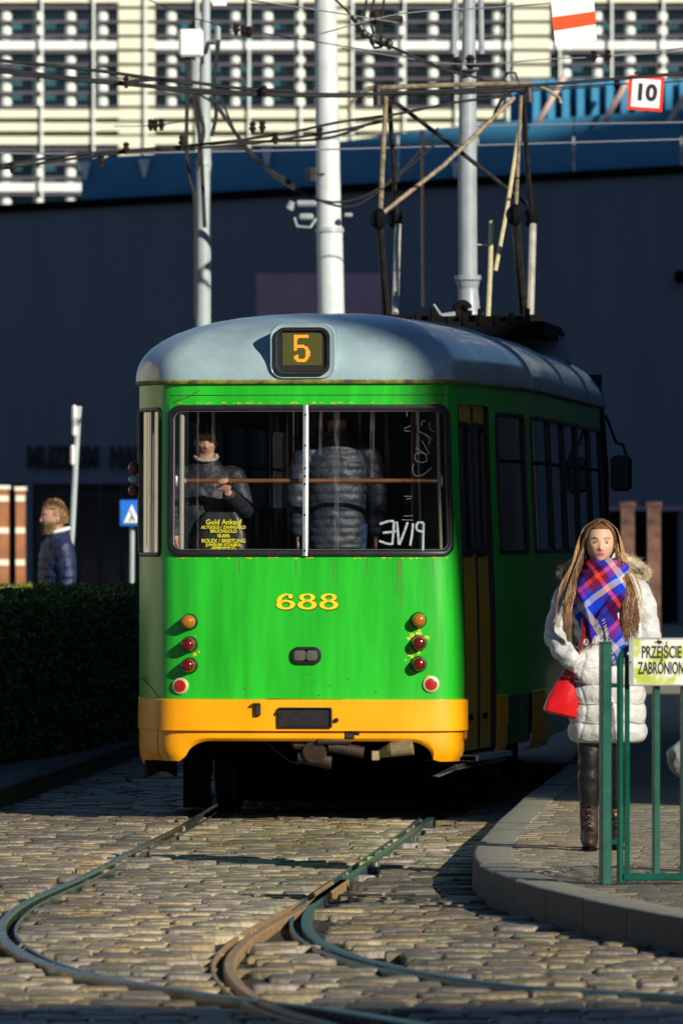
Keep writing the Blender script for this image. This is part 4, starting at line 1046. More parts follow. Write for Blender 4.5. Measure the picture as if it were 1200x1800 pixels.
def head_f(S_=1.0, fem=1.0):
    def f(d, p):
        x, y, z = p.x, p.y, p.z
        if d.z < 0: k = 1-.30*(-d.z)**1.6; x *= k; y = y*(1-.12*(-d.z)**2) - .010*(-d.z)**2
        fr_ = max(0, -d.y)**.7
        g = lambda a, s_: math.exp(-(a/s_)**2)
        nose = 0
        if z < .016: tt_ = min(1, (.016-z)/.048); nose = .021*tt_ if z > -.034 else .021*max(0, 1-(-.034-z)/.007)
        y -= fr_*(nose*g(x, .0065+.007*min(1, max(0, (.016-z)/.05))))
        y += fr_*.009*(g(abs(x)-.030, .013)*g(z-.007, .010))
        y -= fr_*.004*g(z-.026, .009)*g(abs(x)-.026, .022)
        y -= fr_*.0055*g(x, .021)*(g(z+.050, .0045)+1.1*g(z+.060, .005)); y += fr_*.003*g(x, .02)*g(z+.055, .0022)
        y -= fr_*.007*g(x, .022)*g(z+.088, .014)
        y -= fr_*.005*g(abs(x)-.043, .016)*g(z+.020, .018)
        return Vector((x*S_, y*S_, z*S_))
    return f
def add_head(mb, c, Mh, S_=1.0):
    mb.ell((c.x, c.y, c.z), (.073, .092, .115), 72, 56, M=None, f=lambda d, p: Mh @ head_f(S_)(d, p))
    for s_ in (-1, 1):
        e = Mh @ Vector((s_*.073*S_, .012*S_, -.008*S_)); mb.ell((c.x+e.x, c.y+e.y, c.z+e.z), (.010, .018, .030), 10, 8, M=Mh)
def add_hand(mb, wr, dirv, palm, curl=.5, spread=.12, S_=1.0, thumb_side=1):
    """wrist point, direction of the fingers, palm normal"""
    d = Vector(dirv).normalized(); n_ = Vector(palm); n_ = (n_-d*n_.dot(d)).normalized(); s_ = d.cross(n_)*thumb_side
    pc = wr+d*.045*S_
    Mx = Matrix((s_, d, n_)).transposed()
    mb.ell(pc, (.040*S_, .052*S_, .016*S_), 14, 10, M=Mx)
    for k, (off, L_) in enumerate(((.027, .070), (.009, .079), (-.009, .073), (-.026, .058))):
        p = pc+s_*off*S_+d*.034*S_; q = [p]; a = spread*(off/.03)*.5; bend = 0
        for j, fr_ in enumerate((.44, .31, .25)):
            bend += curl*(1.0 if j else .8); dd = (d*math.cos(a)+s_*math.sin(a)); dd = dd*math.cos(bend)+n_*math.sin(bend); p = p+dd*L_*fr_*S_; q.append(p)
        mb.tube(q, [.0092*S_, .0088*S_, .0080*S_, .0062*S_], 8)
    p = pc-d*.018*S_+s_*.030*S_; q = [p, p+(s_*.8+d*.6+n_*.25).normalized()*.032*S_, p+(s_*.8+d*.6+n_*.25).normalized()*.032*S_+(s_*.25+d*.9+n_*(.3+curl*.5)).normalized()*.040*S_]
    mb.tube(q, [.013*S_, .0105*S_, .007*S_], 8)

def loft_z(mb, secs, n=40, per=10, puff=None, M_=None, wr=0, seed=0):
    """secs: (cx, cy, z, rx, ry, power)"""
    q = cr(secs, per); rings = []
    for s_ in q:
        cx, cy, z, rx, ry, pw = s_; ring = []
        k = 1+(puff(z) if puff else 0)
        for i in range(n):
            a = 2*math.pi*i/n; ca, sa = math.cos(a), math.sin(a)
            x = math.copysign(abs(ca)**(2/pw), ca)*rx; y = math.copysign(abs(sa)**(2/pw), sa)*ry
            e = wr*noise.noise((x*14+seed, y*14, z*22)) if wr else 0
            l = math.hypot(x, y) or 1
            p = Vector((cx+x*(1+(k-1)*.12/max(.05, l))+x/l*e, cy+y*(1+(k-1)*.12/max(.05, l))+y/l*e, z)); ring.append(M_ @ p if M_ is not None else p)
        rings.append(ring)
    mb.ring_loft(rings)
def limb(mb, pts, rad, n=18, per=10, puff=0, pitch=.07, wr=0, seed=0):
    q = cr([(*p, r_) for p, r_ in zip(pts, rad)], per); P = [Vector(a[:3]) for a in q]; r_ = [a[3] for a in q]; d = 0; rr = []
    for i in range(len(P)):
        if i: d += (P[i]-P[i-1]).length
        rr.append(r_[i]+puff*(abs(math.sin(math.pi*d/pitch))**.6-.6))
    o = len(mb.v); mb.tube(P, rr, n)
    if wr:
        for k in range(o, len(mb.v)):
            v = mb.v[k]; i = min(len(P)-1, (k-o)//n); c = P[i]; dv_ = Vector(v)-c; l = dv_.length or 1; e = wr*noise.noise((v[0]*16+seed, v[1]*16, v[2]*26)); mb.v[k] = tuple(Vector(v)+dv_/l*e)

def face_mats(mb, c, Mh, S_, lips=True, brow=True, beard=False):
    """give polygons of a fused skin their natural colour regions"""
    inv = Mh.inverted()
    for i, f in enumerate(mb.f):
        p = inv @ (Vector(mb.v[f[0]])-c)/S_
        if p.length < .16 and p.y < -.045:
            ax = abs(p.x)
            if lips and (ax/.021)**2+((p.z+.055)/.0085)**2 < 1: mb.m[i] = 1
            elif brow and abs(ax-.031) < .019 and abs(p.z-.027+.10*max(0, ax-.035)) < .0032: mb.m[i] = 2
            elif ((ax-.030)/.0155)**2+((p.z-.0085)/.0030)**2 < 1: mb.m[i] = 2
        if beard and p.length < .16 and p.y < .01 and p.z < -.032 and not ((abs(p.x)/.02)**2+((p.z+.055)/.007)**2 < 1): mb.m[i] = 3
def eyes(root, c, Mh, S_):
    for s_ in (-1, 1):
        b = MB(); p = Mh @ Vector((s_*.030, -.0775, .003))*S_; b.ell(c+p, (.0110*S_, .0070*S_, .0044*S_), 14, 10, M=Mh)
        b.mi = 1; q = Mh @ Vector((s_*.030, -.0845, .003))*S_; b.ell(c+q, (.0054*S_, .0030*S_, .0046*S_), 12, 8, M=Mh); b.build('eye', [eyew, iris], root)

def lock(mb, pts, r0, seed=0, n=6):
    q = cr(pts, 6); P = []; 
    for i, a in enumerate(q): P.append(Vector(a)+Vector((noise.noise((seed, i*.25, 0)), noise.noise((seed, i*.25, 9)), 0))*.0035*min(1, i/6))
    N = len(P); mb.tube(P, [r0*(.5+.5*min(1, i/4))*(1-.75*(i/N)**3) for i in range(N)], n, sq=(1, .6))

# ---- the young woman on the platform
wx, wy = 1.30, 41.7
wom = empty('person', (wx, wy, ZP), 'young woman with long brown hair, white quilted coat and blue plaid scarf on the platform', 'person')
O = Vector((wx, wy, ZP)); Mw = Matrix.Rotation(R(3), 3, 'Z')@Matrix.Rotation(R(2), 3, 'Y')
hc = O+Vector((.003, -.02, 1.553))
b = MB(); add_head(b, hc, Mw, 1.0); b.tube([hc+Vector((0, .02, -.07)), hc+Vector((.01, .03, -.20))], [.050, .060], 20)
loft_z(b, [(.03, 0, .86, .15, .10, 2.2), (.03, 0, 1.05, .13, .09, 2.2), (.03, 0, 1.25, .15, .10, 2.2), (.03, .01, 1.38, .11, .07, 2), (.02, .01, 1.42, .05, .05, 2)], M_=Matrix.Translation(O))
for sx, kx_, fx, fy in ((-.045, -.048, -.050, 0), (.095, .092, .09, .10)):
    limb(b, [O+Vector((sx, 0, .90)), O+Vector((kx_, -.02, .50)), O+Vector((fx, fy+.02, .10))], [.066, .036, .016]); b.ell(O+Vector((fx, fy-.04, .045)), (.024, .08, .024), 14, 10)
add_hand(b, O+Vector((-.085, -.10, .97)), (.35, .15, -1), (1, .2, .2), .3)
limb(b, [O+Vector((-.15, .0, 1.34)), O+Vector((-.208, .01, 1.10)), O+Vector((-.085, -.10, .97))], [.045, .038, .027])
limb(b, [O+Vector((.19, .0, 1.34)), O+Vector((.25, .02, 1.10)), O+Vector((.20, -.10, .95))], [.045, .038, .027]); add_hand(b, O+Vector((.20, -.10, .95)), (-.3, -.2, -1), (-1, .2, .2), .3, thumb_side=-1)
fused = remesh(b, .0052, 2); face_mats(fused, hc, Mw, 1.0)
body_w = fused.build('body', [skin, lipm, browm], wom, ang=180); eyes(wom, hc, Mw, 1.0)
coatm = mat('white_quilted_nylon', (.52, .52, .50), .42, var=.06, vs=8, bump=.8, bs=18, bd=.02)
b = MB()
pz = lambda z: .19*(abs(math.sin(math.pi*(z-.55)/.098))**.30-.75)
T_ = Matrix.Translation(O)
CS = [(.045, .0, .545, .165, .12, 2.5), (.045, 0, .57, .19, .145, 2.5), (.042, 0, .72, .192, .15, 2.4), (.042, 0, .90, .182, .145, 2.4), (.042, 0, 1.06, .165, .135, 2.3), (.035, .0, 1.22, .180, .135, 2.3), (.033, .01, 1.33, .185, .120, 2.3), (.03, .015, 1.40, .135, .095, 2.1), (.025, .02, 1.445, .09, .08, 2)]
loft_z(b, CS, n=72, per=16, puff=pz, M_=T_, wr=.010)
limb(b, [O+Vector((-.105, .01, 1.34)), O+Vector((-.150, .01, 1.29)), O+Vector((-.190, .015, 1.18)), O+Vector((-.208, .01, 1.09)), O+Vector((-.175, -.09, 1.005)), O+Vector((-.095, -.145, .935))], [.056, .070, .066, .063, .058, .048], n=28, per=12, puff=.006, pitch=.085, wr=.012)
limb(b, [O+Vector((.160, .01, 1.34)), O+Vector((.205, .01, 1.28)), O+Vector((.236, .015, 1.18)), O+Vector((.252, .01, 1.09)), O+Vector((.235, -.08, 1.00)), O+Vector((.20, -.15, .94))], [.056, .068, .064, .062, .058, .052], n=28, per=12, puff=.006, pitch=.095, wr=.010)
# pocket bulge and seams
b.ell(O+Vector((-.055, -.135, .93)), (.075, .035, .09), 20, 14)
fused = remesh(b, .0058, 1)
# vertical slit at the front hem and side seams as creases
for i, v in enumerate(fused.v):
    p = Vector(v)-O
    if p.y < -.06 and .5 < p.z < 1.0:
        d_ = abs(p.x-(-.085+.015*math.sin(p.z*20))); 
        if d_ < .012: fused.v[i] = (v[0], v[1]+.006*(1-d_/.012), v[2])
    if p.y < -.03 and p.z < .75:
        d_ = abs(p.x-.058); wd_ = .006+.035*max(0, .75-p.z)/.2*.6
        if d_ < wd_: fused.v[i] = (v[0], v[1]+.03*(1-d_/wd_), v[2])
coat = fused.build('coat', coatm, wom, ang=180)
q_ = cr(CS, 40)
for kk in range(1, 7):
    zc = .55+.098*kk; s_ = min(q_, key=lambda s: abs(s[2]-zc)); ring = []
    kf_ = 1+pz(s_[2]+.004)
    for i in range(60):
        a_ = 2*math.pi*i/60; ca, sa = math.cos(a_), math.sin(a_); x = math.copysign(abs(ca)**(2/s_[5]), ca)*s_[3]; y = math.copysign(abs(sa)**(2/s_[5]), sa)*s_[4]; l = math.hypot(x, y)
        f_ = 1+(kf_-1)*.12/max(.05, l)+.002/l; ring.append(O+Vector((s_[0]+x*f_, s_[1]+y*f_, s_[2]+.005*math.sin(a_*5+kk))))
    b = MB(); b.tube(ring, .0026, 5, closed=True); b.build('seam', M['seamgrey'], coat)  # stitch rings darkened to paint the shade in the quilting creases
b = MB(); loft_z(b, [(.062, -.128, 1.02, .020, .018, 2), (.060, -.132, 1.12, .040, .022, 2), (.05, -.125, 1.24, .045, .02, 2)], n=24, per=6, M_=T_)
b.build('dark_cardigan', mat('dark_knit', (.045, .045, .055), .85, bump=.5, bs=80), wom)
b = MB(); b.tube([O+Vector((.030, -.152, 1.13)), O+Vector((.036, -.158, 1.06)), O+Vector((.040, -.158, .98)), O+Vector((.045, -.160, .90)), O+Vector((.05, -.160, .75))], .004, 6)
b.build('zip', M['greypole'], coat)
# fur
furm = mat('fur', (.50, .42, .27), .8, var=.4, vs=30)
b = MB(); core = []
def furpt(a): return O+Vector((.032+.198*math.cos(a), .055+.07*math.sin(a), 1.445-.05*abs(math.cos(a))**3+.03*math.sin(a)))
for a in np.linspace(-.25, math.pi+.25, 60): core.append(furpt(a))
b.tube(core, .038, 10)
for k in range(2600):
    a = random.uniform(-.4, math.pi+.4); c0 = furpt(a); th = random.uniform(0, 2*math.pi); out = Vector((math.cos(a)*math.cos(th), -.5*math.sin(th)-.2, math.sin(th)*.9+.15)).normalized()
    L_ = random.uniform(.035, .065); s_ = out.cross(Vector((random.random(), random.random(), random.random()))).normalized()*.0022; p0 = c0+out*.015; p1 = c0+out*L_+Vector((0, 0, random.uniform(-.01, .012)))
    b.add([p0-s_, p0+s_, p1], [(0, 1, 2)])
b.build('fur_collar', furm, wom)
# hair
hm = hair_mat('brown_hair', (.020, .009, .004), (.26, .12, .04)); hm2 = hair_mat('light_brown_hair', (.20, .10, .035), (.55, .32, .12)); hm3 = hair_mat('dark_brown_hair', (.012, .006, .003), (.10, .045, .018))
b = MB(); Mi = Mw
def hf(d, p):
    return p
cap = MB()
def capf(d, p):
    q = Vector((p.x, p.y, p.z)); 
    return q
cap.ell((0, 0, 0), (.081, .100, .120), 48, 32)
cv = [Vector(v) for v in cap.v]; keepf = []
for f in cap.f:
    c0 = sum((cv[i] for i in f), Vector())/len(f)
    line = .070-.9*max(0, abs(c0.x)-.040)*1.2
    if c0.y > -.01 or c0.z > line or (abs(c0.x) > .069 and c0.z > -.05): keepf.append(f)
b.add([hc+Mi @ (v+Vector((0, .008, .006))) for v in cv], keepf)
for k in range(640):
    b.mi = random.choice((0, 0, 1, 2, 2))
    s_ = -1 if k % 2 else 1; u0 = random.uniform(0, 1); dep = random.uniform(-.3, 1)
    ang = random.uniform(-.35, 1.5)  # around head from front-side to the back
    x0 = s_*.004; p0 = hc+Mi @ Vector((s_*random.uniform(.0, .02), -.060+.11*max(0, ang)/1.5+random.uniform(-.01, .01), .112+random.uniform(-.004, .006)))
    p1 = hc+Mi @ Vector((s_*(.060+random.uniform(0, .008)), -.046+.09*max(0, ang)/1.5, .060))
    p2 = hc+Mi @ Vector((s_*(.082+random.uniform(-.003, .010)), -.018+.07*max(0, ang)/1.5, -.02))
    lx = (.105 if s_ < 0 else .100)+random.uniform(-.012, .02)
    p3 = hc+Vector((s_*lx, -.045+.03*ang, -.12)); 
    if s_ < 0: e = [(-.150+random.uniform(-.022, .022), -.125, -.25), (-.170+random.uniform(-.022, .020), -.145, -.37), (-.158+random.uniform(-.014, .016), -.150, random.uniform(-.50, -.40))]
    else: e = [(.140+random.uniform(-.035, .035), -.120, -.25), (.155+random.uniform(-.045, .04), -.140, -.37), (.150+random.uniform(-.045, .04), -.145, random.uniform(-.50, -.38))]
    lock(b, [p0, p1, p2, p3]+[hc+Vector(q) for q in e], random.uniform(.0010, .0031), seed=k*3.1, n=5)
for k in range(60):
    s_ = -1 if k % 2 else 1
    pts = [hc+Mi@Vector((s_*.03, -.03, .118)), hc+Mi@Vector((s_*.09, .0, .06)), hc+Vector((s_*(.115+random.uniform(0, .02)), -.02, -.08)), hc+Vector((s_*(.16+random.uniform(-.02, .05)), -.08, -.24)), hc+Vector((s_*(.18+random.uniform(-.04, .06)), -.12, -.40))]
    lock(b, pts, .0012, seed=k*7.7, n=4)
b.build('hair', [hm, hm2, hm3], wom, ang=80)
# scarf
def plaid():
    m = bpy.data.materials.new('plaid_wool'); m.use_nodes = True; n = m.node_tree; L = n.links; bs_ = n.nodes['Principled BSDF']; bs_.inputs['Roughness'].default_value = .9; bs_.inputs['Specular IOR Level'].default_value = .1
    tc = n.nodes.new('ShaderNodeTexCoord'); mp = n.nodes.new('ShaderNodeMapping'); mp.inputs['Rotation'].default_value = (0, R(38), 0); L.new(tc.outputs['Object'], mp.inputs[0])
    nz = n.nodes.new('ShaderNodeTexNoise'); nz.inputs['Scale'].default_value = 6; L.new(tc.outputs['Object'], nz.inputs['Vector'])
    vm = n.nodes.new('ShaderNodeVectorMath'); vm.operation = 'SCALE'; vm.inputs['Scale'].default_value = .045; L.new(nz.outputs['Color'], vm.inputs[0])
    va = n.nodes.new('ShaderNodeVectorMath'); L.new(mp.outputs[0], va.inputs[0]); L.new(vm.outputs[0], va.inputs[1])
    sp = n.nodes.new('ShaderNodeSeparateXYZ'); L.new(va.outputs[0], sp.inputs[0])
    def stripes(sock, off, cols):
        a = n.nodes.new('ShaderNodeMath'); a.operation = 'MULTIPLY_ADD'; a.inputs[1].default_value = 1/.25; a.inputs[2].default_value = off; L.new(sock, a.inputs[0])
        f = n.nodes.new('ShaderNodeMath'); f.operation = 'FRACT'; L.new(a.outputs[0], f.inputs[0])
        r = n.nodes.new('ShaderNodeValToRGB'); r.color_ramp.interpolation = 'CONSTANT'
        for i, (p, c) in enumerate(cols):
            e = r.color_ramp.elements[i] if i < 2 else r.color_ramp.elements.new(p)
            e.position = p; e.color = (*c, 1)
        L.new(f.outputs[0], r.inputs[0]); return r.outputs[0]
    BL, DP, OR, WH, RD = (.004, .04, .50), (.05, .004, .05), (.75, .05, .008), (.45, .42, .42), (.25, .012, .04)
    s1 = stripes(sp.outputs[0], .1, [(0, BL), (.30, DP), (.52, OR), (.60, DP), (.72, BL), (.86, WH)])
    s2 = stripes(sp.outputs[2], .35, [(0, DP), (.30, BL), (.46, WH), (.58, BL), (.66, RD), (.80, OR), (.88, DP)])
    ck = n.nodes.new('ShaderNodeMix'); ck.data_type = 'RGBA'; ck.inputs[0].default_value = .5; L.new(s1, ck.inputs[6]); L.new(s2, ck.inputs[7])
    L.new(ck.outputs[2], bs_.inputs['Base Color'])
    nb = n.nodes.new('ShaderNodeTexNoise'); nb.inputs['Scale'].default_value = 140; L.new(tc.outputs['Object'], nb.inputs['Vector']); bp = n.nodes.new('ShaderNodeBump'); bp.inputs['Strength'].default_value = .4; bp.inputs['Distance'].default_value = .004; L.new(nb.outputs['Fac'], bp.inputs['Height']); L.new(bp.outputs[0], bs_.inputs['Normal'])
    return m
PL = plaid()
b = MB()
def wrap(a0, a1, rx, ry, z0, z1, cx, cy, r_, tilt, n=36, sqz=(1.35, .7)):
    P = []
    for k in range(n+1):
        f = k/n; a = a0+(a1-a0)*f; P.append(O+Vector((cx+rx*math.cos(a), cy+ry*math.sin(a), z0+(z1-z0)*f+tilt*math.cos(a))))
    b.tube(P, [r_*(1+.14*math.sin(k*.9)) for k in range(n+1)], 16, sq=sqz)
PI_ = math.pi
wrap(0, 2*PI_, .078, .085, 1.425, 1.425, .015, -.01, .036, .004)
wrap(-.4, 2*PI_-.4, .112, .105, 1.385, 1.375, .018, -.015, .040, .018)
wrap(-.2, 2*PI_-.2, .122, .115, 1.345, 1.335, .020, -.02, .040, -.016)
# the big draped triangle on the chest
sec_ = [(.0, -.075, 1.41, .095, .07, 2), (.008, -.085, 1.34, .135, .088, 2.2), (.008, -.095, 1.28, .140, .088, 2.3), (-.006, -.105, 1.22, .122, .074, 2.2), (-.022, -.112, 1.16, .090, .058, 2.1), (-.035, -.118, 1.11, .050, .042, 2), (-.045, -.120, 1.06, .022, .022, 2)]
loft_z(b, sec_, n=48, per=10, M_=T_, wr=.012, seed=4)
b.tube([O+Vector(v) for v in ((.085, -.06, 1.36), (.10, -.10, 1.31), (.06, -.165, 1.26), (.01, -.185, 1.20), (-.03, -.175, 1.14))], [.03, .036, .034, .026, .014], 14, sq=(1.2, .7))
b.tube([O+Vector(v) for v in ((-.10, -.05, 1.36), (-.105, -.11, 1.30), (-.075, -.165, 1.24), (-.055, -.175, 1.17), (-.05, -.165, 1.10), (-.045, -.16, 1.045))], [.03, .034, .032, .03, .024, .012], 14, sq=(1.3, .6))
b.tube([O+Vector(v) for v in ((-.075, -.10, 1.40), (-.02, -.145, 1.36), (.05, -.14, 1.375), (.085, -.09, 1.41))], [.024, .030, .030, .024], 14, sq=(1.2, .7))
fused = remesh(b, .006, 2); sc_ = fused.build('scarf', PL, wom, ang=180)
b = MB(); rings = []
for k in range(12):
    f = k/11; c0 = Vector((.052+.062*f, -.168+.0*f, 1.20-.245*f)); wv = .004*math.sin(k*1.3); h = .030+.004*f
    rings.append([O+c0+Vector((-h, wv, -.3*h)), O+c0+Vector((0, wv-.008, 0)), O+c0+Vector((h, wv, .3*h)), O+c0+Vector((h, wv+.008, .3*h)), O+c0+Vector((-h, wv+.008, -.3*h))])
b.ring_loft(rings); b.build('scarf_tail', PL, wom)
b = MB()
for k in range(60):
    f = random.random(); c0 = O+Vector((-.045+.0*f+random.uniform(-.035, .035), -.150, 1.06+abs(random.uniform(-.03, .03)))); b.tube([c0, c0+Vector((random.uniform(-.008, .008), -.005, -.03))], .0012, 4)
for k in range(40):
    f = random.random(); c0 = O+Vector((.052+.062*f-.032, -.17, 1.20-.245*f-.01)); b.tube([c0, c0+Vector((-.014, -.004, -.012))], .0012, 4)
b.build('fringe', mat('pale_fringe', (.5, .52, .58), .9), wom)
# trousers, boots
trm = mat('black_leather_trousers', (.006, .006, .007), .42, bump=.6, bs=22, bd=.012)
bm_ = mat('brown_leather_boot', (.035, .018, .014), .5, var=.5, vs=20, bump=.4, bs=60)
lcm = M['black']
b = MB()
for sx, kx_, fx, fy in ((-.045, -.048, -.050, 0), (.095, .092, .09, .10)):
    limb(b, [O+Vector((sx, 0, .92)), O+Vector((sx, -.01, .70)), O+Vector((kx_, -.02, .50)), O+Vector((kx_-.002, -.006+fy*.42, .36)), O+Vector((fx, fy*.75+.015, .225))], [.092, .078, .060, .056, .046], n=24, wr=.006)
b.build('trousers', trm, wom)
for sx, fx, fy in ((-1, -.050, 0), (1, .09, .10)):
    b = MB(); limb(b, [O+Vector((fx, fy+.02, .265)), O+Vector((fx, fy+.02, .16)), O+Vector((fx, fy+.015, .08)), O+Vector((fx, fy+.02, .03))], [.048, .045, .046, .042], wr=.003)
    b.ell(O+Vector((fx, fy-.055, .045)), (.040, .088, .042), 18, 12); b.ell(O+Vector((fx, fy-.01, .07)), (.038, .07, .05), 16, 10); f_ = remesh(b, .006, 2); bo = f_.build('boot', bm_, wom, ang=180)
    b = MB(); b.prism([(math.cos(a)*(.040 if math.sin(a) > -.2 else .038), math.sin(a)*.115-.03) for a in np.linspace(0, 2*math.pi, 20)[:-1]], lambda p: O+Vector((fx+p[0], fy+p[1], 0)), lambda p: O+Vector((fx+p[0], fy+p[1], .018))); b.build('sole', M['black'], bo)
    b = MB()
    for k in range(6):
        z = .10+k*.028; yy = fy-.062+k*.0045*(1 if k < 3 else .3); yy = fy-.048+.004*k+.0 if k > 1 else fy-.075+.014*k
        for s_ in (-1, 1): b.tube([O+Vector((fx-s_*.018, yy+.012, z)), O+Vector((fx, yy-.006, z+.01)), O+Vector((fx+s_*.018, yy+.012, z+.02))], .0025, 5)
    b.build('lace', M['black'], bo)
# handbag
hbag = empty('handbag', O+Vector((-.17, -.02, .68)), 'shiny red leather handbag hanging at the hip of the woman in white', 'handbag')
redm = mat('red_leather', (.55, .006, .008), .26, coat=.5, var=.1, vs=10, bump=.35, bs=14, bd=.01)
b = MB(); ringsb = []
tlt = Matrix.Rotation(R(14), 3, 'Y')
for z, w_, d_ in ((0, .10, .045), (.012, .122, .060), (.06, .118, .058), (.14, .098, .045), (.22, .070, .028), (.27, .05, .018)):
    ring = []
    for k in range(28):
        a = 2*math.pi*k/28; ca, sa = math.cos(a), math.sin(a); x = math.copysign(abs(ca)**.6, ca)*w_; y = math.copysign(abs(sa)**.6, sa)*d_; y += .012*math.sin(x*70)*(z > .03)*(z/.27); ring.append(O+Vector((-.170, -.05, .675))+tlt@Vector((x*.98, y, z)))
    ringsb.append(ring)
b.ring_loft(ringsb); b.build('bag_body', redm, hbag, ang=50)
b = MB(); b.tube([O+Vector((-.170, -.05, .675))+tlt@Vector((x*.85, -.052+.1*abs(x), .020+0*x)) for x in np.linspace(-.115, .115, 9)], .004, 6); b.build('seam', redm, hbag)
B0 = O+Vector((-.170, -.05, .675))
for sg_ in (-1, 1):
    b = MB(); b.tube([Vector(v) for v in cr([B0+tlt@Vector((x, -.022*sg_, z)) for x, z in ((-.045, .24), (-.03, .31), (.0, .33), (.03, .31), (.045, .24))], 6)], .0055, 7); b.build('handle', redm, hbag)
b = MB(); b.tube([B0+tlt@Vector((x, -.060+.1*abs(x)*.3, .20-.0*x)) for x in np.linspace(-.07, .07, 7)], .0035, 6); b.build('top_seam', M['seamred'], hbag)
b = MB(); b.ell(O+Vector((-.135, -.10, .735)), (.006, .006, .006), 8, 6); b.build('stud', M['alu'], hbag)
b = MB(); b.tube([Vector(v) for v in cr([O+Vector(p) for p in ((-.12, -.04, .92), (-.10, -.165, 1.03), (-.085, -.165, 1.10), (-.09, -.14, 1.17), (-.13, -.10, 1.30))], 8)], .016, 8, sq=(1.3, .5)); b.build('strap', redm, hbag)
b = MB(); b.tube([O+Vector((-.072+.012*math.cos(a), -.182, 1.055+.014*math.sin(a))) for a in np.linspace(0, 6.28, 14)], .003, 6); b.build('buckle_ring', M['alu'], hbag)

# ---- generic figure
def person(loc, facing, H, label, skinm, hairm, jacket, trouser, jm_puff=.0, pitch=.05, arms=None, beard=False, hair_len='short', hands=True, group=None, headrot=(0, 0), hscale=1.0, wrk=.008, wide=1.0):
    k = H/1.75; root = empty('person', loc, label, 'person', group); Rz = Matrix.Rotation(facing, 4, 'Z'); T4 = Matrix.Translation(Vector(loc))@Rz@Matrix.Scale(k, 4)
    V = lambda x, y, z: T4 @ Vector((x, y, z)); Mh = Matrix.Rotation(facing+headrot[0], 3, 'Z')@Matrix.Rotation(headrot[1], 3, 'X')
    hc = V(0, -.03, 1.632); S_ = k*hscale
    b = MB(); add_head(b, hc, Mh, S_); b.tube([hc+Vector((0, 0, -.06*k)), V(0, .01, 1.42)], [.056*k, .062*k], 18)
    loft_z(b, [(0, 0, .9, .15, .10, 2.2), (0, 0, 1.1, .145, .10, 2.2), (0, 0, 1.32, .18, .11, 2.2), (0, .01, 1.43, .13, .07, 2), (0, .01, 1.47, .05, .05, 2)], M_=T4)
    arms = arms or [[(-.19, .0, 1.38), (-.25, .02, 1.12), (-.24, -.06, .88)], [(.19, .0, 1.38), (.25, .02, 1.12), (.24, -.06, .88)]]
    for s_, a in zip((-1, 1), arms):
        P = [V(*p) for p in a[:3]]; limb(b, P, [.048*k, .040*k, .028*k])
        dd = (Vector(a[3]) if len(a) > 3 else Vector((0, -.2, -1))); pn = (Vector(a[4]) if len(a) > 4 else Vector((-s_, 0, 0))); R3 = Rz.to_3x3(); cu = a[5] if len(a) > 5 else .4
        add_hand(b, P[2], R3@dd, R3@pn, cu, S_=k*1.05, thumb_side=a[6] if len(a) > 6 else (1 if s_ < 0 else -1))
    for s_ in (-1, 1):
        limb(b, [V(s_*.09, 0, .92), V(s_*.095, -.01, .50), V(s_*.10, .02, .09)], [.085*k, .058*k, .04*k]); b.ell(V(s_*.10, -.05, .045), (.04*k, .12*k, .04*k), 14, 10, M=Rz.to_3x3())
    f_ = remesh(b, .0062, 2); face_mats(f_, hc, Mh, S_, beard=beard); f_.build('body', [skinm, lipm, browm, hairm], root, ang=180); eyes(root, hc, Mh, S_)
    b = MB(); pz = (lambda z: jm_puff*(abs(math.sin(math.pi*z/pitch))**.6-.6)) if jm_puff else None
    secs = [(0, 0, .80, .175*wide, .12, 2.3), (0, 0, .84, .19*wide, .135, 2.3), (0, 0, 1.0, .188*wide, .135, 2.3), (0, 0, 1.2, .20*wide, .14, 2.3), (0, .0, 1.34, .205*wide, .13, 2.4), (0, .01, 1.43, .15*wide, .10, 2.2), (0, .015, 1.50, .085, .085, 2), (0, .012, 1.535, .078, .08, 2)]
    loft_z(b, secs, n=56, per=14, puff=(lambda z: jm_puff*(abs(math.sin(math.pi*z/pitch))**.6-.6)) if jm_puff else None, M_=T4, wr=wrk, seed=H*10)
    for s_, a in zip((-1, 1), arms):
        p0, p1, p2 = [Vector(p) for p in a[:3]]; e = p2-(p2-p1).normalized()*.02
        limb(b, [V(*(p0+Vector((-s_*.06, 0, .0)))), V(*p0), V(*((p0+p1)/2+Vector((s_*.008, 0, 0)))), V(*p1), V(*((p1+e)/2)), V(*e)], [.07*k, .082*k, .074*k, .066*k, .058*k, .046*k], n=24, per=10, puff=.008*(1 if jm_puff else 0), pitch=pitch*1.2, wr=wrk)
    f_ = remesh(b, .007, 2); f_.build('jacket', jacket, root, ang=180)
    b = MB()
    for s_ in (-1, 1): limb(b, [V(s_*.085, 0, .96), V(s_*.09, 0, .75), V(s_*.095, -.01, .50), V(s_*.10, .01, .28), V(s_*.10, .015, .08)], [.105*k, .092*k, .072*k, .066*k, .062*k], n=20, wr=.005)
    b.build('trousers', trouser, root)
    for s_ in (-1, 1):
        b = MB(); b.ell(V(s_*.10, -.045, .045), (.048*k, .14*k, .045*k), 16, 10, M=Rz.to_3x3()); b.build('shoe', M['black'], root)
    # hair
    b = MB(); c = MB(); c.ell((0, 0, 0), (.079, .098, .120), 40, 28); cv = [Vector(v) for v in c.v]
    kf = [f for f in c.f if (lambda q: (q.z > .062 and q.y < 0) or (q.y >= 0 and q.z > -.055) or (abs(q.x) > .066 and q.z > .0 and q.y > -.03))(sum((cv[i] for i in f), Vector())/len(f))]
    b.add([hc+Mh@(v*S_+Vector((0, .006, .006))*S_) for v in cv], kf)
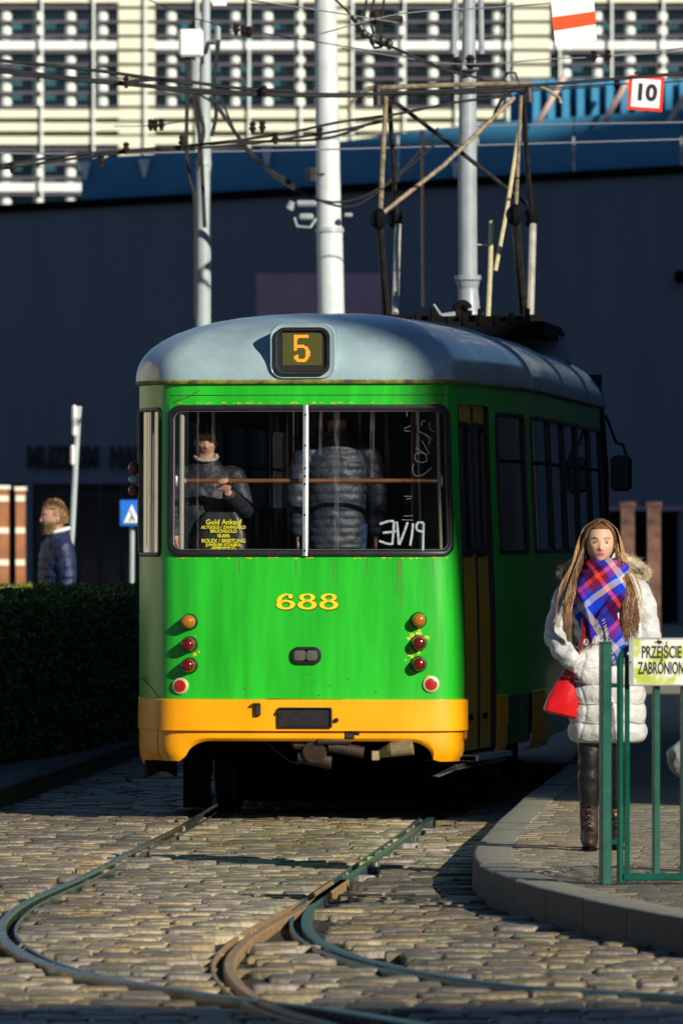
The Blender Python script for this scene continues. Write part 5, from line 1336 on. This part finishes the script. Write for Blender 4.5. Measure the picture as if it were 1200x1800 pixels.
    for j in range(420):
        while True:
            d_ = Vector((random.gauss(0, 1), random.gauss(0, 1), random.gauss(0, 1))).normalized()
            if (d_.z > .45) or (d_.y > .1 and d_.z > -.35): break
        p0 = Vector((d_.x*.077, d_.y*.095+.006, d_.z*.117+.006)); fl = Vector((d_.x*.3, -.7 if d_.z > .6 else .1, .35 if d_.z > .6 else -.7)); p1 = p0+(d_*.6+fl*.6).normalized()*random.uniform(.006, .016)*(1.5 if d_.z > .7 else 1)
        b.tube([hc+Mh@(p0*S_), hc+Mh@((p0+(p1-p0)*.5+d_*.004)*S_), hc+Mh@(p1*S_)], [.0045*S_, .004*S_, .0012*S_], 5)
    if beard:
        for j in range(260):
            an = random.uniform(-1.35, 1.35); z = random.uniform(-.115, -.04); rr = .066 if abs(an) > .6 else .070
            q = Vector((math.sin(an)*.062*(1+.25*(z+.11)/.07), -math.cos(an)*.085, z)); b.tube([hc+Mh@(q*S_), hc+Mh@((q+Vector((math.sin(an)*.006, -.008*math.cos(an), -.014)))*S_)], [.006*S_, .002*S_], 5)
    b.build('hair', hairm, root, ang=80)
    return root, V, hc
navy = mat('navy_quilted_jacket', (.014, .024, .075), .5, var=.3, vs=14, bump=.8, bs=26, bd=.02)
# man walking left behind the hedge
pm = at(101, 960, 72); man, Vm, hcm = person((pm.x, 72, .12), R(-72), 1.88, 'bearded man in a navy quilted jacket walking behind the hedge on the left', skin2, mat('sandy_hair', (.09, .045, .02), .7, c2=(.36, .22, .09), vs=30), navy, mat('dark_jeans', (.02, .025, .05), .8), .07, .075, beard=True, wide=1.1, hscale=1.12)
b = MB(); b.tube([Vm(math.cos(a)*.083, .012+math.sin(a)*.085, 1.525+.02*math.sin(a)) for a in np.linspace(0, 2*math.pi, 20)], .016, 8); b.build('shirt_collar', M['white'], man)
# passengers
FL = .86
jl = mat('dark_leather_jacket', (.012, .014, .020), .55, var=.4, vs=10, bump=.7, bs=16, bd=.02)
jp = mat('dark_puffer', (.028, .034, .050), .5, var=.2, vs=12, bump=.7, bs=26, bd=.015)
blackhair = mat('black_hair', (.008, .006, .005), .5)
def Wl(px, v): # place on the tram floor below a picture column
    for _ in range(3):
        pass
    u = (px-552)/290.0; q = W(u, v, FL); u += (px-(600+F*q.x/q.y))*q.y/F; return W(u, v, FL)
pl = Wl(362, .40)
hx = HB(391)
k1 = 1.555/1.75
rel = (hx-pl)/k1
# left passenger faces the rear window and holds the rail with the hand on the picture's right
wristp = Vector((rel.x+.012, rel.y+.050, rel.z-.075))
ps1, V1, hc1 = person(tuple(pl), 0, 1.555, 'passenger in a black jacket holding the rail behind the left rear pane', skin2, blackhair, jl, M['black'], arms=[[(-.19, .0, 1.38), (-.24, .0, 1.12), (-.20, -.14, .95)], [(.19, .0, 1.38), (.27, -.08, 1.16), tuple(wristp), (-.25, -.35, 1.0), (-.2, -1, .1), 1.15, -1]], headrot=(R(4), R(10)), wrk=.008)
b = MB(); b.tube([V1(math.cos(a)*.075, -.01+math.sin(a)*.08, 1.525-.025*(-math.sin(a))) for a in np.linspace(0, 2*math.pi, 24)], .014, 8); b.build('patterned_neck_scarf', mat('speckled_scarf', (.02, .02, .02), .8, c2=(.6, .55, .45), vs=70), ps1)
pr = Wl(592, .46)
ps2, V2, hc2 = person(tuple(pr), R(180), 1.72, 'passenger in a dark puffer jacket with the back turned to the right rear pane', skin2, blackhair, jp, mat('blue_jeans', (.02, .06, .16), .8), .09, .052, headrot=(0, R(12)), wrk=.007, wide=.93)
# bag with yellow lettering held by the left passenger
bc = Wl(388, .26); bz_ = zy(940)
bag = empty('shopping_bag', (bc.x, bc.y, zy(985)), 'black carrier bag with yellow lettering in front of the left passenger', 'bag')
b = MB(); rings = []
for z, w_, d_ in ((zy(1010), .15, .05), (zy(990), .165, .06), (zy(940), .155, .05), (zy(912), .13, .035), (zy(900), .10, .02)):
    rings.append([Vector((bc.x+x, bc.y+y+.004*math.sin(x*60+z*20), z)) for x, y in [(math.copysign(abs(math.cos(a))**.5, math.cos(a))*w_, math.copysign(abs(math.sin(a))**.5, math.sin(a))*d_) for a in np.linspace(0, 2*math.pi, 37)[:-1]]])
b.ring_loft(rings); b.build('bag_body', mat('black_plastic', (.012, .012, .012), .4, bump=.6, bs=10), bag, ang=60)
b = MB(); b.tube([Vector(v) for v in cr([(bc.x-.06, bc.y, zy(902)), (bc.x-.10, bc.y+.02, zy(885)), (bc.x-.15, bc.y+.05, zy(880))], 6)], .008, 6); b.build('handle', M['black'], bag)
yl = mat('yellow_print', (.80, .72, .01), .6)
b = MB()
for txt, py, cap, sx in (('Gold Ankauf', 918, .054, 1.0), ('ALTGOLD / ZAHNGOLD', 927, .034, .92), ('BRUCHGOLD', 934, .034, 1), ('SILBER', 942, .034, 1), ('ROLEX / BREITLING', 951, .040, .98), ('JUWELIER ISTANBUL', 958, .030, 1), ('Hindenburgstraße 127', 962.5, .020, 1), ('41061 Mönchengladbach', 966, .021, 1), ('Tel.: 02161 / 14 89 028', 970, .020, 1)):
    text_mb(txt, lambda x, y, e, py=py: Vector((bc.x+.018+x, bc.y-.064-e, zy(py, 50.2)+y)), size=cap*.80, ext=.001, off=.0008, sx=sx*.98, mb=b)
b.build('lettering', yl, bag, smooth=False)

# ------------------------------------------------------------------ fence, sign
YF = 37.7; fx0 = at(1063, 1500, YF).x
fen = empty('metal_fence', (fx0, YF, ZP), 'green tubular pedestrian fence at the edge of the platform', 'fence')
def FX(px): return (px-600)*YF/F
def FZ(py): return HC+(928-py)*YF/F
M45 = Matrix.Rotation(R(20), 3, 'Z')
b = MB(); b.rbox((fx0, YF, (ZP+FZ(1130))/2), (.048, .048, FZ(1130)-ZP), .005, M=M45); b.rbox((fx0, YF, FZ(1130)+.002), (.052, .052, .006), .002, M=M45); b.build('end_post', M['fence'], fen, ang=30)
for k in range(1, 3):
    b = MB(); b.rbox((fx0+k*1.5, YF, (ZP+FZ(1130))/2), (.048, .048, FZ(1130)-ZP), .005, M=M45); b.build('post', M['fence'], fen, ang=30)
for k in range(2):
    x0, x1 = FX(1089)+k*1.5, fx0+(k+1)*1.5-.07; zt, zb_ = FZ(1136), ZP+.01
    fr_ = [(x0, zb_), (x0, zt-.07), (x0+.02, zt-.022), (x0+.07, zt), ((x0+x1)/2, zt), (x1-.07, zt), (x1-.02, zt-.022), (x1, zt-.07), (x1, zb_)]
    q = [Vector((a, YF, z)) for a, z in [fr_[0], fr_[1]]+[(x0+.07-.07*math.cos(R(t_)), zt-.07+.07*math.sin(R(t_))) for t_ in range(15, 90, 15)]+[fr_[3], fr_[5]]+[(x1-.07+.07*math.sin(R(t_)), zt-.07+.07*math.cos(R(t_))) for t_ in range(15, 90, 15)]+[fr_[7], fr_[8]]]
    b = MB(); b.tube(q, .0155, 14); b.build('frame_tube', M['fence'], fen)
    b = MB(); b.rbox((x0+.032, YF+.002, (zt-.05+ZP+.02)/2), (.024, .03, zt-.05-ZP), .003); b.rbox((x1-.032, YF+.002, (zt-.05+ZP+.02)/2), (.024, .03, zt-.05-ZP), .003)
    b.rbox(((x0+x1)/2, YF, FZ(1541)), (x1-x0-.03, .036, .034), .004); b.rbox(((x0+x1)/2, YF, zt-.06), (x1-x0-.04, .03, .02), .004); b.build('panel_frame', M['fence'], fen, ang=30)
    for j in range(1, 10):
        xx = FX(1152)+k*1.5+(j-1)*.128
        if xx < x1-.06:
            b = MB(); b.rbox((xx, YF, (zt-.06+FZ(1541))/2), (.030, .030, zt-.06-FZ(1541)), .003, M=M45); b.build('baluster', M['fence'], fen, ang=30)
b = MB(); b.box(((fx0+FX(1089))/2, YF, FZ(1205)), (.06, .02, .02)); b.box(((fx0+FX(1089))/2, YF, FZ(1480)), (.06, .02, .02)); b.build('clamp', M['fence'], fen, smooth=False)
sg = empty('notice_sign', (FX(1160), YF-.04, FZ(1205)), 'stained yellow and white metal sign reading PRZEJŚCIE ZABRONIONE on the green fence', 'sign')
def sign_mat():
    m = mat('stained_sign', (.5, .5, .4), .4); n = m.node_tree; L = n.links; bs_ = n.nodes['Principled BSDF']
    tc = n.nodes.new('ShaderNodeTexCoord'); nz = n.nodes.new('ShaderNodeTexNoise'); nz.inputs['Scale'].default_value = 11; nz.inputs['Detail'].default_value = 4; L.new(tc.outputs['Object'], nz.inputs['Vector'])
    r = n.nodes.new('ShaderNodeValToRGB'); e = r.color_ramp.elements; e[0].position = .40; e[0].color = (.42, .47, .08, 1); e[1].position = .53; e[1].color = (.70, .71, .64, 1); x = r.color_ramp.elements.new(.47); x.color = (.50, .56, .16, 1)
    L.new(nz.outputs['Fac'], r.inputs[0]); L.new(r.outputs[0], bs_.inputs['Base Color']); return m
sx0, sx1, sz0, sz1 = FX(1104), FX(1236), FZ(1205), FZ(1121)
b = MB(); b.prism(rrect(sx0, sx1, sz0, sz1, .008, 4), lambda p: Vector((p[0], YF-.045, p[1])), lambda p: Vector((p[0], YF-.035, p[1]))); b.build('plate', sign_mat(), sg, ang=30)
b = MB(); lp_ = rrect(sx0+.003, sx1-.003, sz0+.003, sz1-.003, .007, 4); b.tube([Vector((p[0], YF-.046, p[1])) for p in lp_], .0035, 6, closed=True, sq=(1.2, 1)); b.box((sx0+.012, YF-.047, (sz0+sz1)/2), (.018, .003, sz1-sz0-.008)); b.build('edge_trim', M['alu'], sg)
for txt, py, x0, x1 in (('PRZEJŚCIE', 1147, 1127, 1196), ('ZABRONIONE', 1175, 1120, 1208)):
    b = MB(); tmp = text_mb(txt, lambda x, y, e: Vector((x, y, e)), size=.1, sx=1, align='LEFT'); xs_ = [v[0] for v in tmp.v]; sc1 = (FX(x1)-FX(x0))/(max(xs_)-min(xs_))
    text_mb(txt, lambda x, y, e, py=py, x0=x0, sc1=sc1, mn=min(xs_): Vector((FX(x0)+(x-mn)*sc1, YF-.0465-e, FZ(py)+y*.078/.1)), size=.1, ext=.001, off=.0016, align='LEFT', mb=b); b.build('lettering', M['blk'], sg, smooth=False)
b.mi = 0
b = MB()
for k in range(40):
    a = random.uniform(0, 6.28); r_ = abs(random.gauss(0, .008)); c0 = Vector((FX(1157)+r_*1.6*math.cos(a), YF-.0475, FZ(1128)+r_*.8*math.sin(a))); s_ = random.uniform(.001, .004)
    b.add([c0+Vector((s_*math.cos(t_), 0, s_*math.sin(t_))) for t_ in np.linspace(0, 5.5, 6)], [tuple(range(6))])
b.build('rust_stain', mat('brown_rust_stain', (.16, .07, .03), .8), sg, smooth=False)
b = MB(); b.tube([(FX(1160), YF-.045, FZ(1128)), (FX(1160), YF-.052, FZ(1128))], .006, 10); b.tube([(FX(1107), YF-.045, FZ(1164)), (FX(1107), YF-.052, FZ(1164))], .004, 8); b.build('screw', M['grime'], sg)
# plastic bag tied to the fence
pb = empty('plastic_bag', (FX(1212), YF+.3, FZ(1372)), 'translucent grey plastic bag hanging behind the green fence bars at the right edge', 'bag')
def pbf(d, p): 
    e = 1+.10*noise.noise((d.x*3, d.y*3, d.z*3)); return Vector((p.x*e*(1 if d.z < .2 else 1-.75*(d.z-.2)/.8), p.y*e*(1 if d.z < .2 else 1-.7*(d.z-.2)/.8), p.z))
b = MB(); b.ell((FX(1214), YF+.3, FZ(1332)), (.10, .07, .11), 40, 26, f=pbf); b.build('bag_body', mat('grey_film', (.28, .29, .29), .3, var=.3, vs=25, bump=.9, bs=30, bd=.01), pb, ang=60)
b = MB(); b.tube([Vector((FX(1214), YF+.3, FZ(1300))), Vector((FX(1216), YF+.12, FZ(1220))), Vector((FX(1218), YF+.02, FZ(1140)))], .006, 6); b.build('handle', mat('grey_film_handle', (.3, .3, .3), .4), pb)

# ------------------------------------------------------------------ hedge
HG = [(-9, 55.5), (-2.75, 55.8), (-2.35, 58.5), (-2.0, 61), (-1.72, 63.6), (-1.55, 66.2), (-1.36, 69.5)]
hroot = empty('hedge', (-3, 60, .11), 'dense clipped evergreen hedge with a sunlit top left of the tram', 'hedge')
def hx_front(y): return np.interp(y, [p[1] for p in HG], [p[0] for p in HG])
b = MB(); hp = smooth_path(HG[1:], 6); rings = []
for i, p in enumerate(hp):
    a = hp[max(0, i-1)]; c = hp[min(len(hp)-1, i+1)]; t = (c-a).normalized(); nn = Vector((-t.y, t.x, 0))
    ring = []
    for u, z in ((.04, .1), (.0, .6), (.03, 1.1), (.12, 1.24), (1.0, 1.27), (2.2, 1.28), (3.0, 1.25), (3.1, .1)): ring.append((p.x+nn.x*u, p.y+nn.y*u, z*(1+.02*noise.noise((p.x*4, p.y*3, u)))))
    rings.append(ring)
b.ring_loft(rings); b.build('branches', M['hcore'], hroot)
b = MB(); V_ = []; Fs = []
rr_ = np.random.default_rng(3)
for k in range(38000):
    f = rr_.random()*(len(hp)-1.001); i = int(f); p = hp[i].lerp(hp[i+1], f-i); t = (hp[i+1]-hp[i]).normalized(); nn = Vector((-t.y, t.x, 0))
    if rr_.random() < .45: u, z = -.02+rr_.random()*.08, .12+rr_.random()*1.15; up = .3
    else: u, z = rr_.random()*3.0, 1.24+rr_.random()*.07; up = 1
    z += .035*noise.noise((p.x*3+u*2, p.y*2.2, 1))*(1 if up == 1 else 0); c0 = Vector((p.x+nn.x*u, p.y+nn.y*u, z)); a = Vector(rr_.normal(size=3)).normalized(); b_ = a.cross(Vector(rr_.normal(size=3))).normalized(); s_ = .018+.02*rr_.random()
    o = len(V_); V_ += [c0-a*s_, c0+b_*s_*.45, c0+a*s_, c0-b_*s_*.45]; Fs.append((o, o+1, o+2, o+3))
b.add(V_, Fs); b.build('leaves', M['hedge'], hroot, smooth=False)

# ------------------------------------------------------------------ poles
def pole(label, pts, m, extra=None, n=20):
    r_ = empty('tram_pole', Vector((pts[0][0].x, pts[0][0].y, .1)), label, 'pole'); b = MB(); b.tube([p for p, _ in pts], [q for _, q in pts], n); b.build('shaft', m, r_); return r_
def PT(px, py, Y): return at(px, py, Y)
def shaft(y_list, Y): 
    s_ = F/Y; out = []
    for px, py, wpx in y_list: out.append((PT(px, py, Y), wpx/2/s_))
    g0 = out[0][0].copy(); g0.z = .05; return [(g0, out[0][1]*1.02)]+out
pA = pole('slim grey steel pole with a white box near its top, left of the thick pole', shaft([(357, 700, 27), (358, 300, 26), (359, 285, 24), (359, 180, 22), (360, 165, 22), (362, 60, 16), (362, -40, 14)], 75), M['pole'])
b = MB(); c0 = at(336, 76, 74.6); b.rbox(c0, (.22, .16, .25), .02); b.build('junction_box', M['white'], pA)
b = MB(); c0 = at(383, 68, 74.7); b.rbox(c0, (.05, .12, .23), .02); b.tube([at(362, 75, 75), at(383, 75, 74.8)], .02, 8); b.tube([at(338, 100, 74.6), at(338, 170, 74.9)], .03, 8); b.build('bracket', M['pole'], pA)
b = MB()
for q in ([(329, 100), (329, 180), (328, 260), (333, 310), (342, 350), (343, 460), (343, 560)], [(345, 160), (352, 200), (358, 230), (352, 260), (345, 300)], [(340, 170), (352, 250), (360, 400)], [(384, 70), (376, 150), (380, 200), (372, 240)]): b.tube([Vector(v) for v in cr([at(x, y, 74.6) for x, y in q], 6)], .018, 6)
b.build('cable_drop', M['wire'], pA)
b = MB(); b.tube([at(357, 290, 75), at(358, 282, 75)], [.078, .072], 20); b.build('collar', M['pole'], pA)
pB = pole('tall thick pale pole rising behind the middle of the tram roof', shaft([(584, 800, 50), (582, 545, 46), (579, 408, 46), (579, 404, 46), (578, 395, 43), (575, 200, 41), (572, 0, 39), (571, -60, 38)], 80), M['bpole'], n=24)
b = MB(); b.tube([at(579, 408, 80), at(579, 400, 80)], [.142, .136], 24); b.tube([at(575, 246, 80), at(575, 240, 80)], [.12, .12], 24); b.build('collar', M['pole'], pB)
b = MB(); b.rbox(at(538, 381, 79.8), (.14, .12, .06), .015); b.rbox(at(538, 358, 79.8), (.20, .14, .06), .02); b.tube([at(555, 385, 79.9), at(545, 400, 79.8), (at(522, 398, 79.8)), at(517, 382, 79.8)], .014, 8); b.tube([at(515, 355, 79.8), at(508, 368, 79.8)], .04, 10); b.build('street_camera', M['greypole'], pB)
b = MB(); b.rbox(at(612, 378, 79.8), (.08, .1, .04), .01); b.build('bracket', M['greypole'], pB)
b = MB(); b.tube([at(547, 295, 79.8), at(547, 318, 79.8)], .05, 10); b.tube([at(547, 306, 79.8), at(570, 306, 79.9)], .012, 8); b.build('loudspeaker', M['dsteel'], pB)
pC = pole('grey flanged pole standing behind the pantograph', shaft([(825, 700, 36), (826, 556, 50), (824, 545, 38), (822, 500, 34), (822, 482, 33), (821, 300, 33), (822, 120, 29), (823, 95, 24), (824, -40, 22)], 72), M['greypole'])
b = MB(); b.tube([at(822, 492, 72), at(822, 484, 72)], [.115, .115], 22); b.tube([at(822, 506, 72), at(822, 494, 72)], [.09, .105], 22); b.build('flange', M['greypole'], pC)
b = MB()
for x in (797, 846): b.tube([at(x, 95, 72), at(x+(822-x)*.1, -40, 72)], .025, 10)
b.rbox(at(822, 120, 71.9), (.18, .2, .04), .01); b.build('side_tube', M['greypole'], pC)
for x, y in ((804, 112), (826, 108)):
    b = MB(); b.tube([at(x, y-12, 71.6), at(x, y-5, 71.6), at(x, y, 71.6), at(x, y+6, 71.6), at(x, y+14, 71.6)], [.02, .045, .03, .045, .02], 10); b.build('insulator', M['brown'], pC)
b = MB(); b.tube([at(826, 115, 71.6), at(868, 116, 71.5)], .018, 8); b.build('bracket', M['dsteel'], pC)
pD = pole('thin leaning white post with an edge-on sign behind the hedge', [(at(121, 1010, 78), .028), (at(127, 940, 78), .028), (at(134, 800, 78), .028), (at(139, 714, 78), .03)], M['pole'])
b = MB(); b.rbox(at(132, 740, 77.9), (.05, .36, .30), .02); b.rbox(at(128, 800, 77.9), (.04, .2, .2), .02); b.build('sign_edge', M['white'], pD)
ts_ = empty('crossing_sign', at(232, 1030, 85), 'blue and white pedestrian crossing sign between the hedge and the tram', 'sign')
b = MB(); b.tube([at(232, 1040, 85), at(233, 880, 85)], .025, 10); b.build('post', M['pole'], ts_)
c0 = at(232, 902, 84.9); b = MB(); b.rbox(c0, (.25, .02, .27), .008); b.build('plate', M['sblue'], ts_)
b = MB(); b.prism([(-.085, -.10), (.085, -.10), (0, .09)], lambda p: c0+Vector((p[0], -.012, p[1])), lambda p: c0+Vector((p[0], -.016, p[1]))); tri = b.build('symbol_field', M['white'], ts_, smooth=False)
b = MB(); b.tube([c0+Vector((-.008, -.018, 0)), c0+Vector((.004, -.018, -.03)), c0+Vector((.026, -.018, -.075))], .007, 6); b.tube([c0+Vector((.004, -.018, -.03)), c0+Vector((-.022, -.018, -.075))], .007, 6); b.ell(c0+Vector((-.010, -.018, .018)), (.011, .004, .011), 8, 6); b.build('walking_symbol', M['blk'], ts_)

# hanging signs
s10 = empty('speed_sign', at(1134, 164, 68), 'white square sign with red border and the number 10 hanging from the wires', 'sign')
Mt = Matrix.Rotation(R(-4), 3, 'Y'); 
def q10(x, y, e): return at(1134, 164, 68)+Mt.inverted()@Vector((x, -e, y))
b = MB(); b.prism(rrect(-.145, .145, -.145, .145, .012, 3), lambda p: q10(p[0], p[1], 0), lambda p: q10(p[0], p[1], .012)); b.build('border_plate', M['sred'], s10, ang=30)
b = MB(); b.prism(rrect(-.118, .118, -.118, .118, .008, 3), lambda p: q10(p[0], p[1], .013), lambda p: q10(p[0], p[1], .016)); b.build('face', M['white'], s10, ang=30)
b = text_mb('10', lambda x, y, e: q10(x, y-.0, .017+e), size=.185, ext=.002, off=.0075); b.build('number', M['blk'], s10, smooth=False)
b = MB(); b.tube([q10(-.1, .15, 0), q10(-.1, .17, 0)], .01, 6); b.tube([q10(.1, .15, 0), q10(.1, .17, 0)], .01, 6); b.build('hanger', M['dsteel'], s10)
sF = empty('striped_sign', at(1007, 38, 56), 'white sign with one orange red stripe hanging high at the top of the photo', 'sign')
def qF(x, y, e): return at(1007, 36, 56)+Matrix.Rotation(R(4), 3, 'Y').inverted()@Vector((x, -e, y))
Mt2 = 1
b = MB(); b.prism([(-.145, .20), (.150, .20), (.150, -.145), (-.135, -.165)], lambda p: qF(p[0], p[1], 0), lambda p: qF(p[0], p[1], .008)); b.build('plate', M['white'], sF, smooth=False)
b = MB(); b.prism([(-.1455, .030), (.1505, .050), (.1505, -.035), (-.1405, -.060)], lambda p: qF(p[0], p[1], .009), lambda p: qF(p[0], p[1], .011)); b.build('stripe', M['sorange'], sF, smooth=False)
b = MB(); b.box(at(386, 2, 70), (.12, .03, .08)); o = b.build('hanging_tag', M['white'], None, smooth=False, origin=at(386, 2, 70)); tag(o, 'small white tag cut by the top edge above the slim grey pole', 'tag')

# wires
def wirepts(pts, Y, n=8): 
    return [Vector(v) for v in cr([at(p[0], p[1], p[2] if len(p) > 2 else Y) for p in pts], n)]
def wire(label, paths_, Y, r_, m, ins=(), cat='cable', group='overhead wires of the tram line'):
    p0 = at(*paths_[0][0][:2], Y); root = empty('overhead_wire', p0, label, cat, group)
    for p in paths_: 
        b = MB(); b.tube(wirepts(p, Y), r_, 6); b.build('strand', m, root)
    for x, y in ins:
        b = MB(); c = at(x, y, Y-.05); s_ = Y/F
        b.tube([c+Vector((0, 0, dz*s_)) for dz in (12, 8, 4, 0, -4, -9)], [3*s_, 6*s_, 4*s_, 7*s_, 4*s_, 3*s_], 8); b.build('insulator', M['brown'], root)
wire('thick black cable bundle crossing the pale pole and reaching the pantograph', [[(-60, 114), (0, 121), (120, 136), (230, 147), (350, 158), (480, 164), (600, 166), (700, 163), (940, 150), (1300, 120)], [(-60, 120), (0, 126), (120, 140), (260, 152), (350, 163), (500, 168), (640, 169)], [(200, 148), (290, 140), (420, 155), (520, 160)], [(-60, 100), (60, 112), (200, 128), (340, 148)]], 64, .013, M['wire'], [(464, 162), (222, 146)])
wire('long black cable pair rising gently from left above the blue parapet', [[(-60, 294), (0, 290), (130, 272), (330, 256), (480, 238), (600, 214), (700, 200), (800, 180), (900, 168)], [(-60, 300), (0, 297), (200, 270), (400, 256), (560, 236), (690, 210)], [(320, 258), (400, 250), (560, 245), (640, 222)]], 66, .011, M['wire'], [(444, 226), (461, 224), (320, 250), (484, 244), (562, 235), (178, 283), (222, 262), (22, 296)])
wire('lower bright contact wire running level across the blue parapet', [[(-60, 268), (150, 270), (600, 262), (1260, 243)]], 78, .008, M['wirel'])
wire('upper bright contact wire over the blue parapet at the right', [[(600, 240), (780, 226), (900, 220), (1260, 214)]], 82, .008, M['wirel'])
wire('thin wire sloping down from the top left with two insulators', [[(240, -10), (330, 28), (415, 50), (500, 64), (620, 84), (720, 100)]], 70, .005, M['wire'], [(415, 53), (428, 56), (438, 58)])
wire('thin bright wire rising to the striped sign', [[(560, 60), (700, 25), (850, 14), (965, 6)], [(440, 0), (520, 12), (600, 24), (700, 40)]], 60, .005, M['wirel'])
wire('black span wire descending from the top centre onto the pantograph pole', [[(580, -10), (620, 30), (645, 60), (680, 78), (740, 104), (800, 126), (850, 140)], [(684, 80), (760, 116), (806, 130)], [(660, -10), (650, 30), (656, 60)], [(675, -10), (672, 30), (668, 66)], [(645, -10), (640, 30)]], 64, .009, M['wire'])
wire('drooping black feeder cable looping between the two pale poles', [[(350, 165), (385, 190), (420, 240), (470, 300), (520, 335), (580, 355), (640, 345), (700, 305), (740, 262), (770, 225)], [(368, 170), (400, 215), (440, 270), (500, 318), (560, 352), (620, 362), (680, 325), (740, 275), (775, 245)], [(385, 165), (420, 245), (455, 285), (520, 325)]], 74, .011, M['wire'])
wire('thin wire carrying the number 10 sign at the right', [[(900, 158), (1000, 152), (1080, 148), (1150, 146), (1260, 138)], [(930, 160), (1060, 152)]], 68.2, .006, M['wire'], [(1083, 149)])
wire('fine wire with small black clamps right below the striped sign', [[(600, 84), (800, 112), (960, 104), (1050, 100), (1260, 86)], [(1050, 100), (1260, 78)]], 66, .005, M['wirel'], [(1043, 100), (1068, 99)])
wire('short fine wire with three dark beads over the cream slats', [[(200, 222), (265, 221), (320, 214), (360, 206)]], 72, .004, M['wire'], [(265, 221), (273, 221), (284, 220)])
wire('vertical black cable hanging right of the tall pale pole', [[(741, 230), (741, 400), (742, 540)]], 90, .022, M['wire'])
# clamp hardware at the top
hw = empty('wire_clamp', at(662, 45, 64), 'dark insulator clamp on the span wires at the top centre', 'clamp')
b = MB(); b.tube([at(660, 20, 64), at(662, 32, 64), at(662, 44, 64)], [.03, .055, .03], 10); b.build('insulator', M['brown'], hw)
b = MB(); b.tube([at(664, 38, 64), at(708, 32, 64)], [.03, .022], 8); b.tube([at(620, 28, 64), at(640, 58, 64), at(668, 75, 64), at(690, 80, 64)], .025, 8)
for x, y in ((628, 40), (640, 60), (655, 70), (672, 72), (684, 78)): b.ell(at(x, y, 63.9), (.03, .03, .04), 8, 6)
b.tube([at(650, 72, 64), at(658, 84, 64), at(672, 82, 64)], .010, 6); b.build('clamp_body', M['dsteel'], hw)
# wall lamp at the right edge of the museum
b = MB(); b.rbox((mx(1192), YM-.25, mz(487)), (.16, .4, .22), .04); b.build('wall_camera', M['black'], mus)
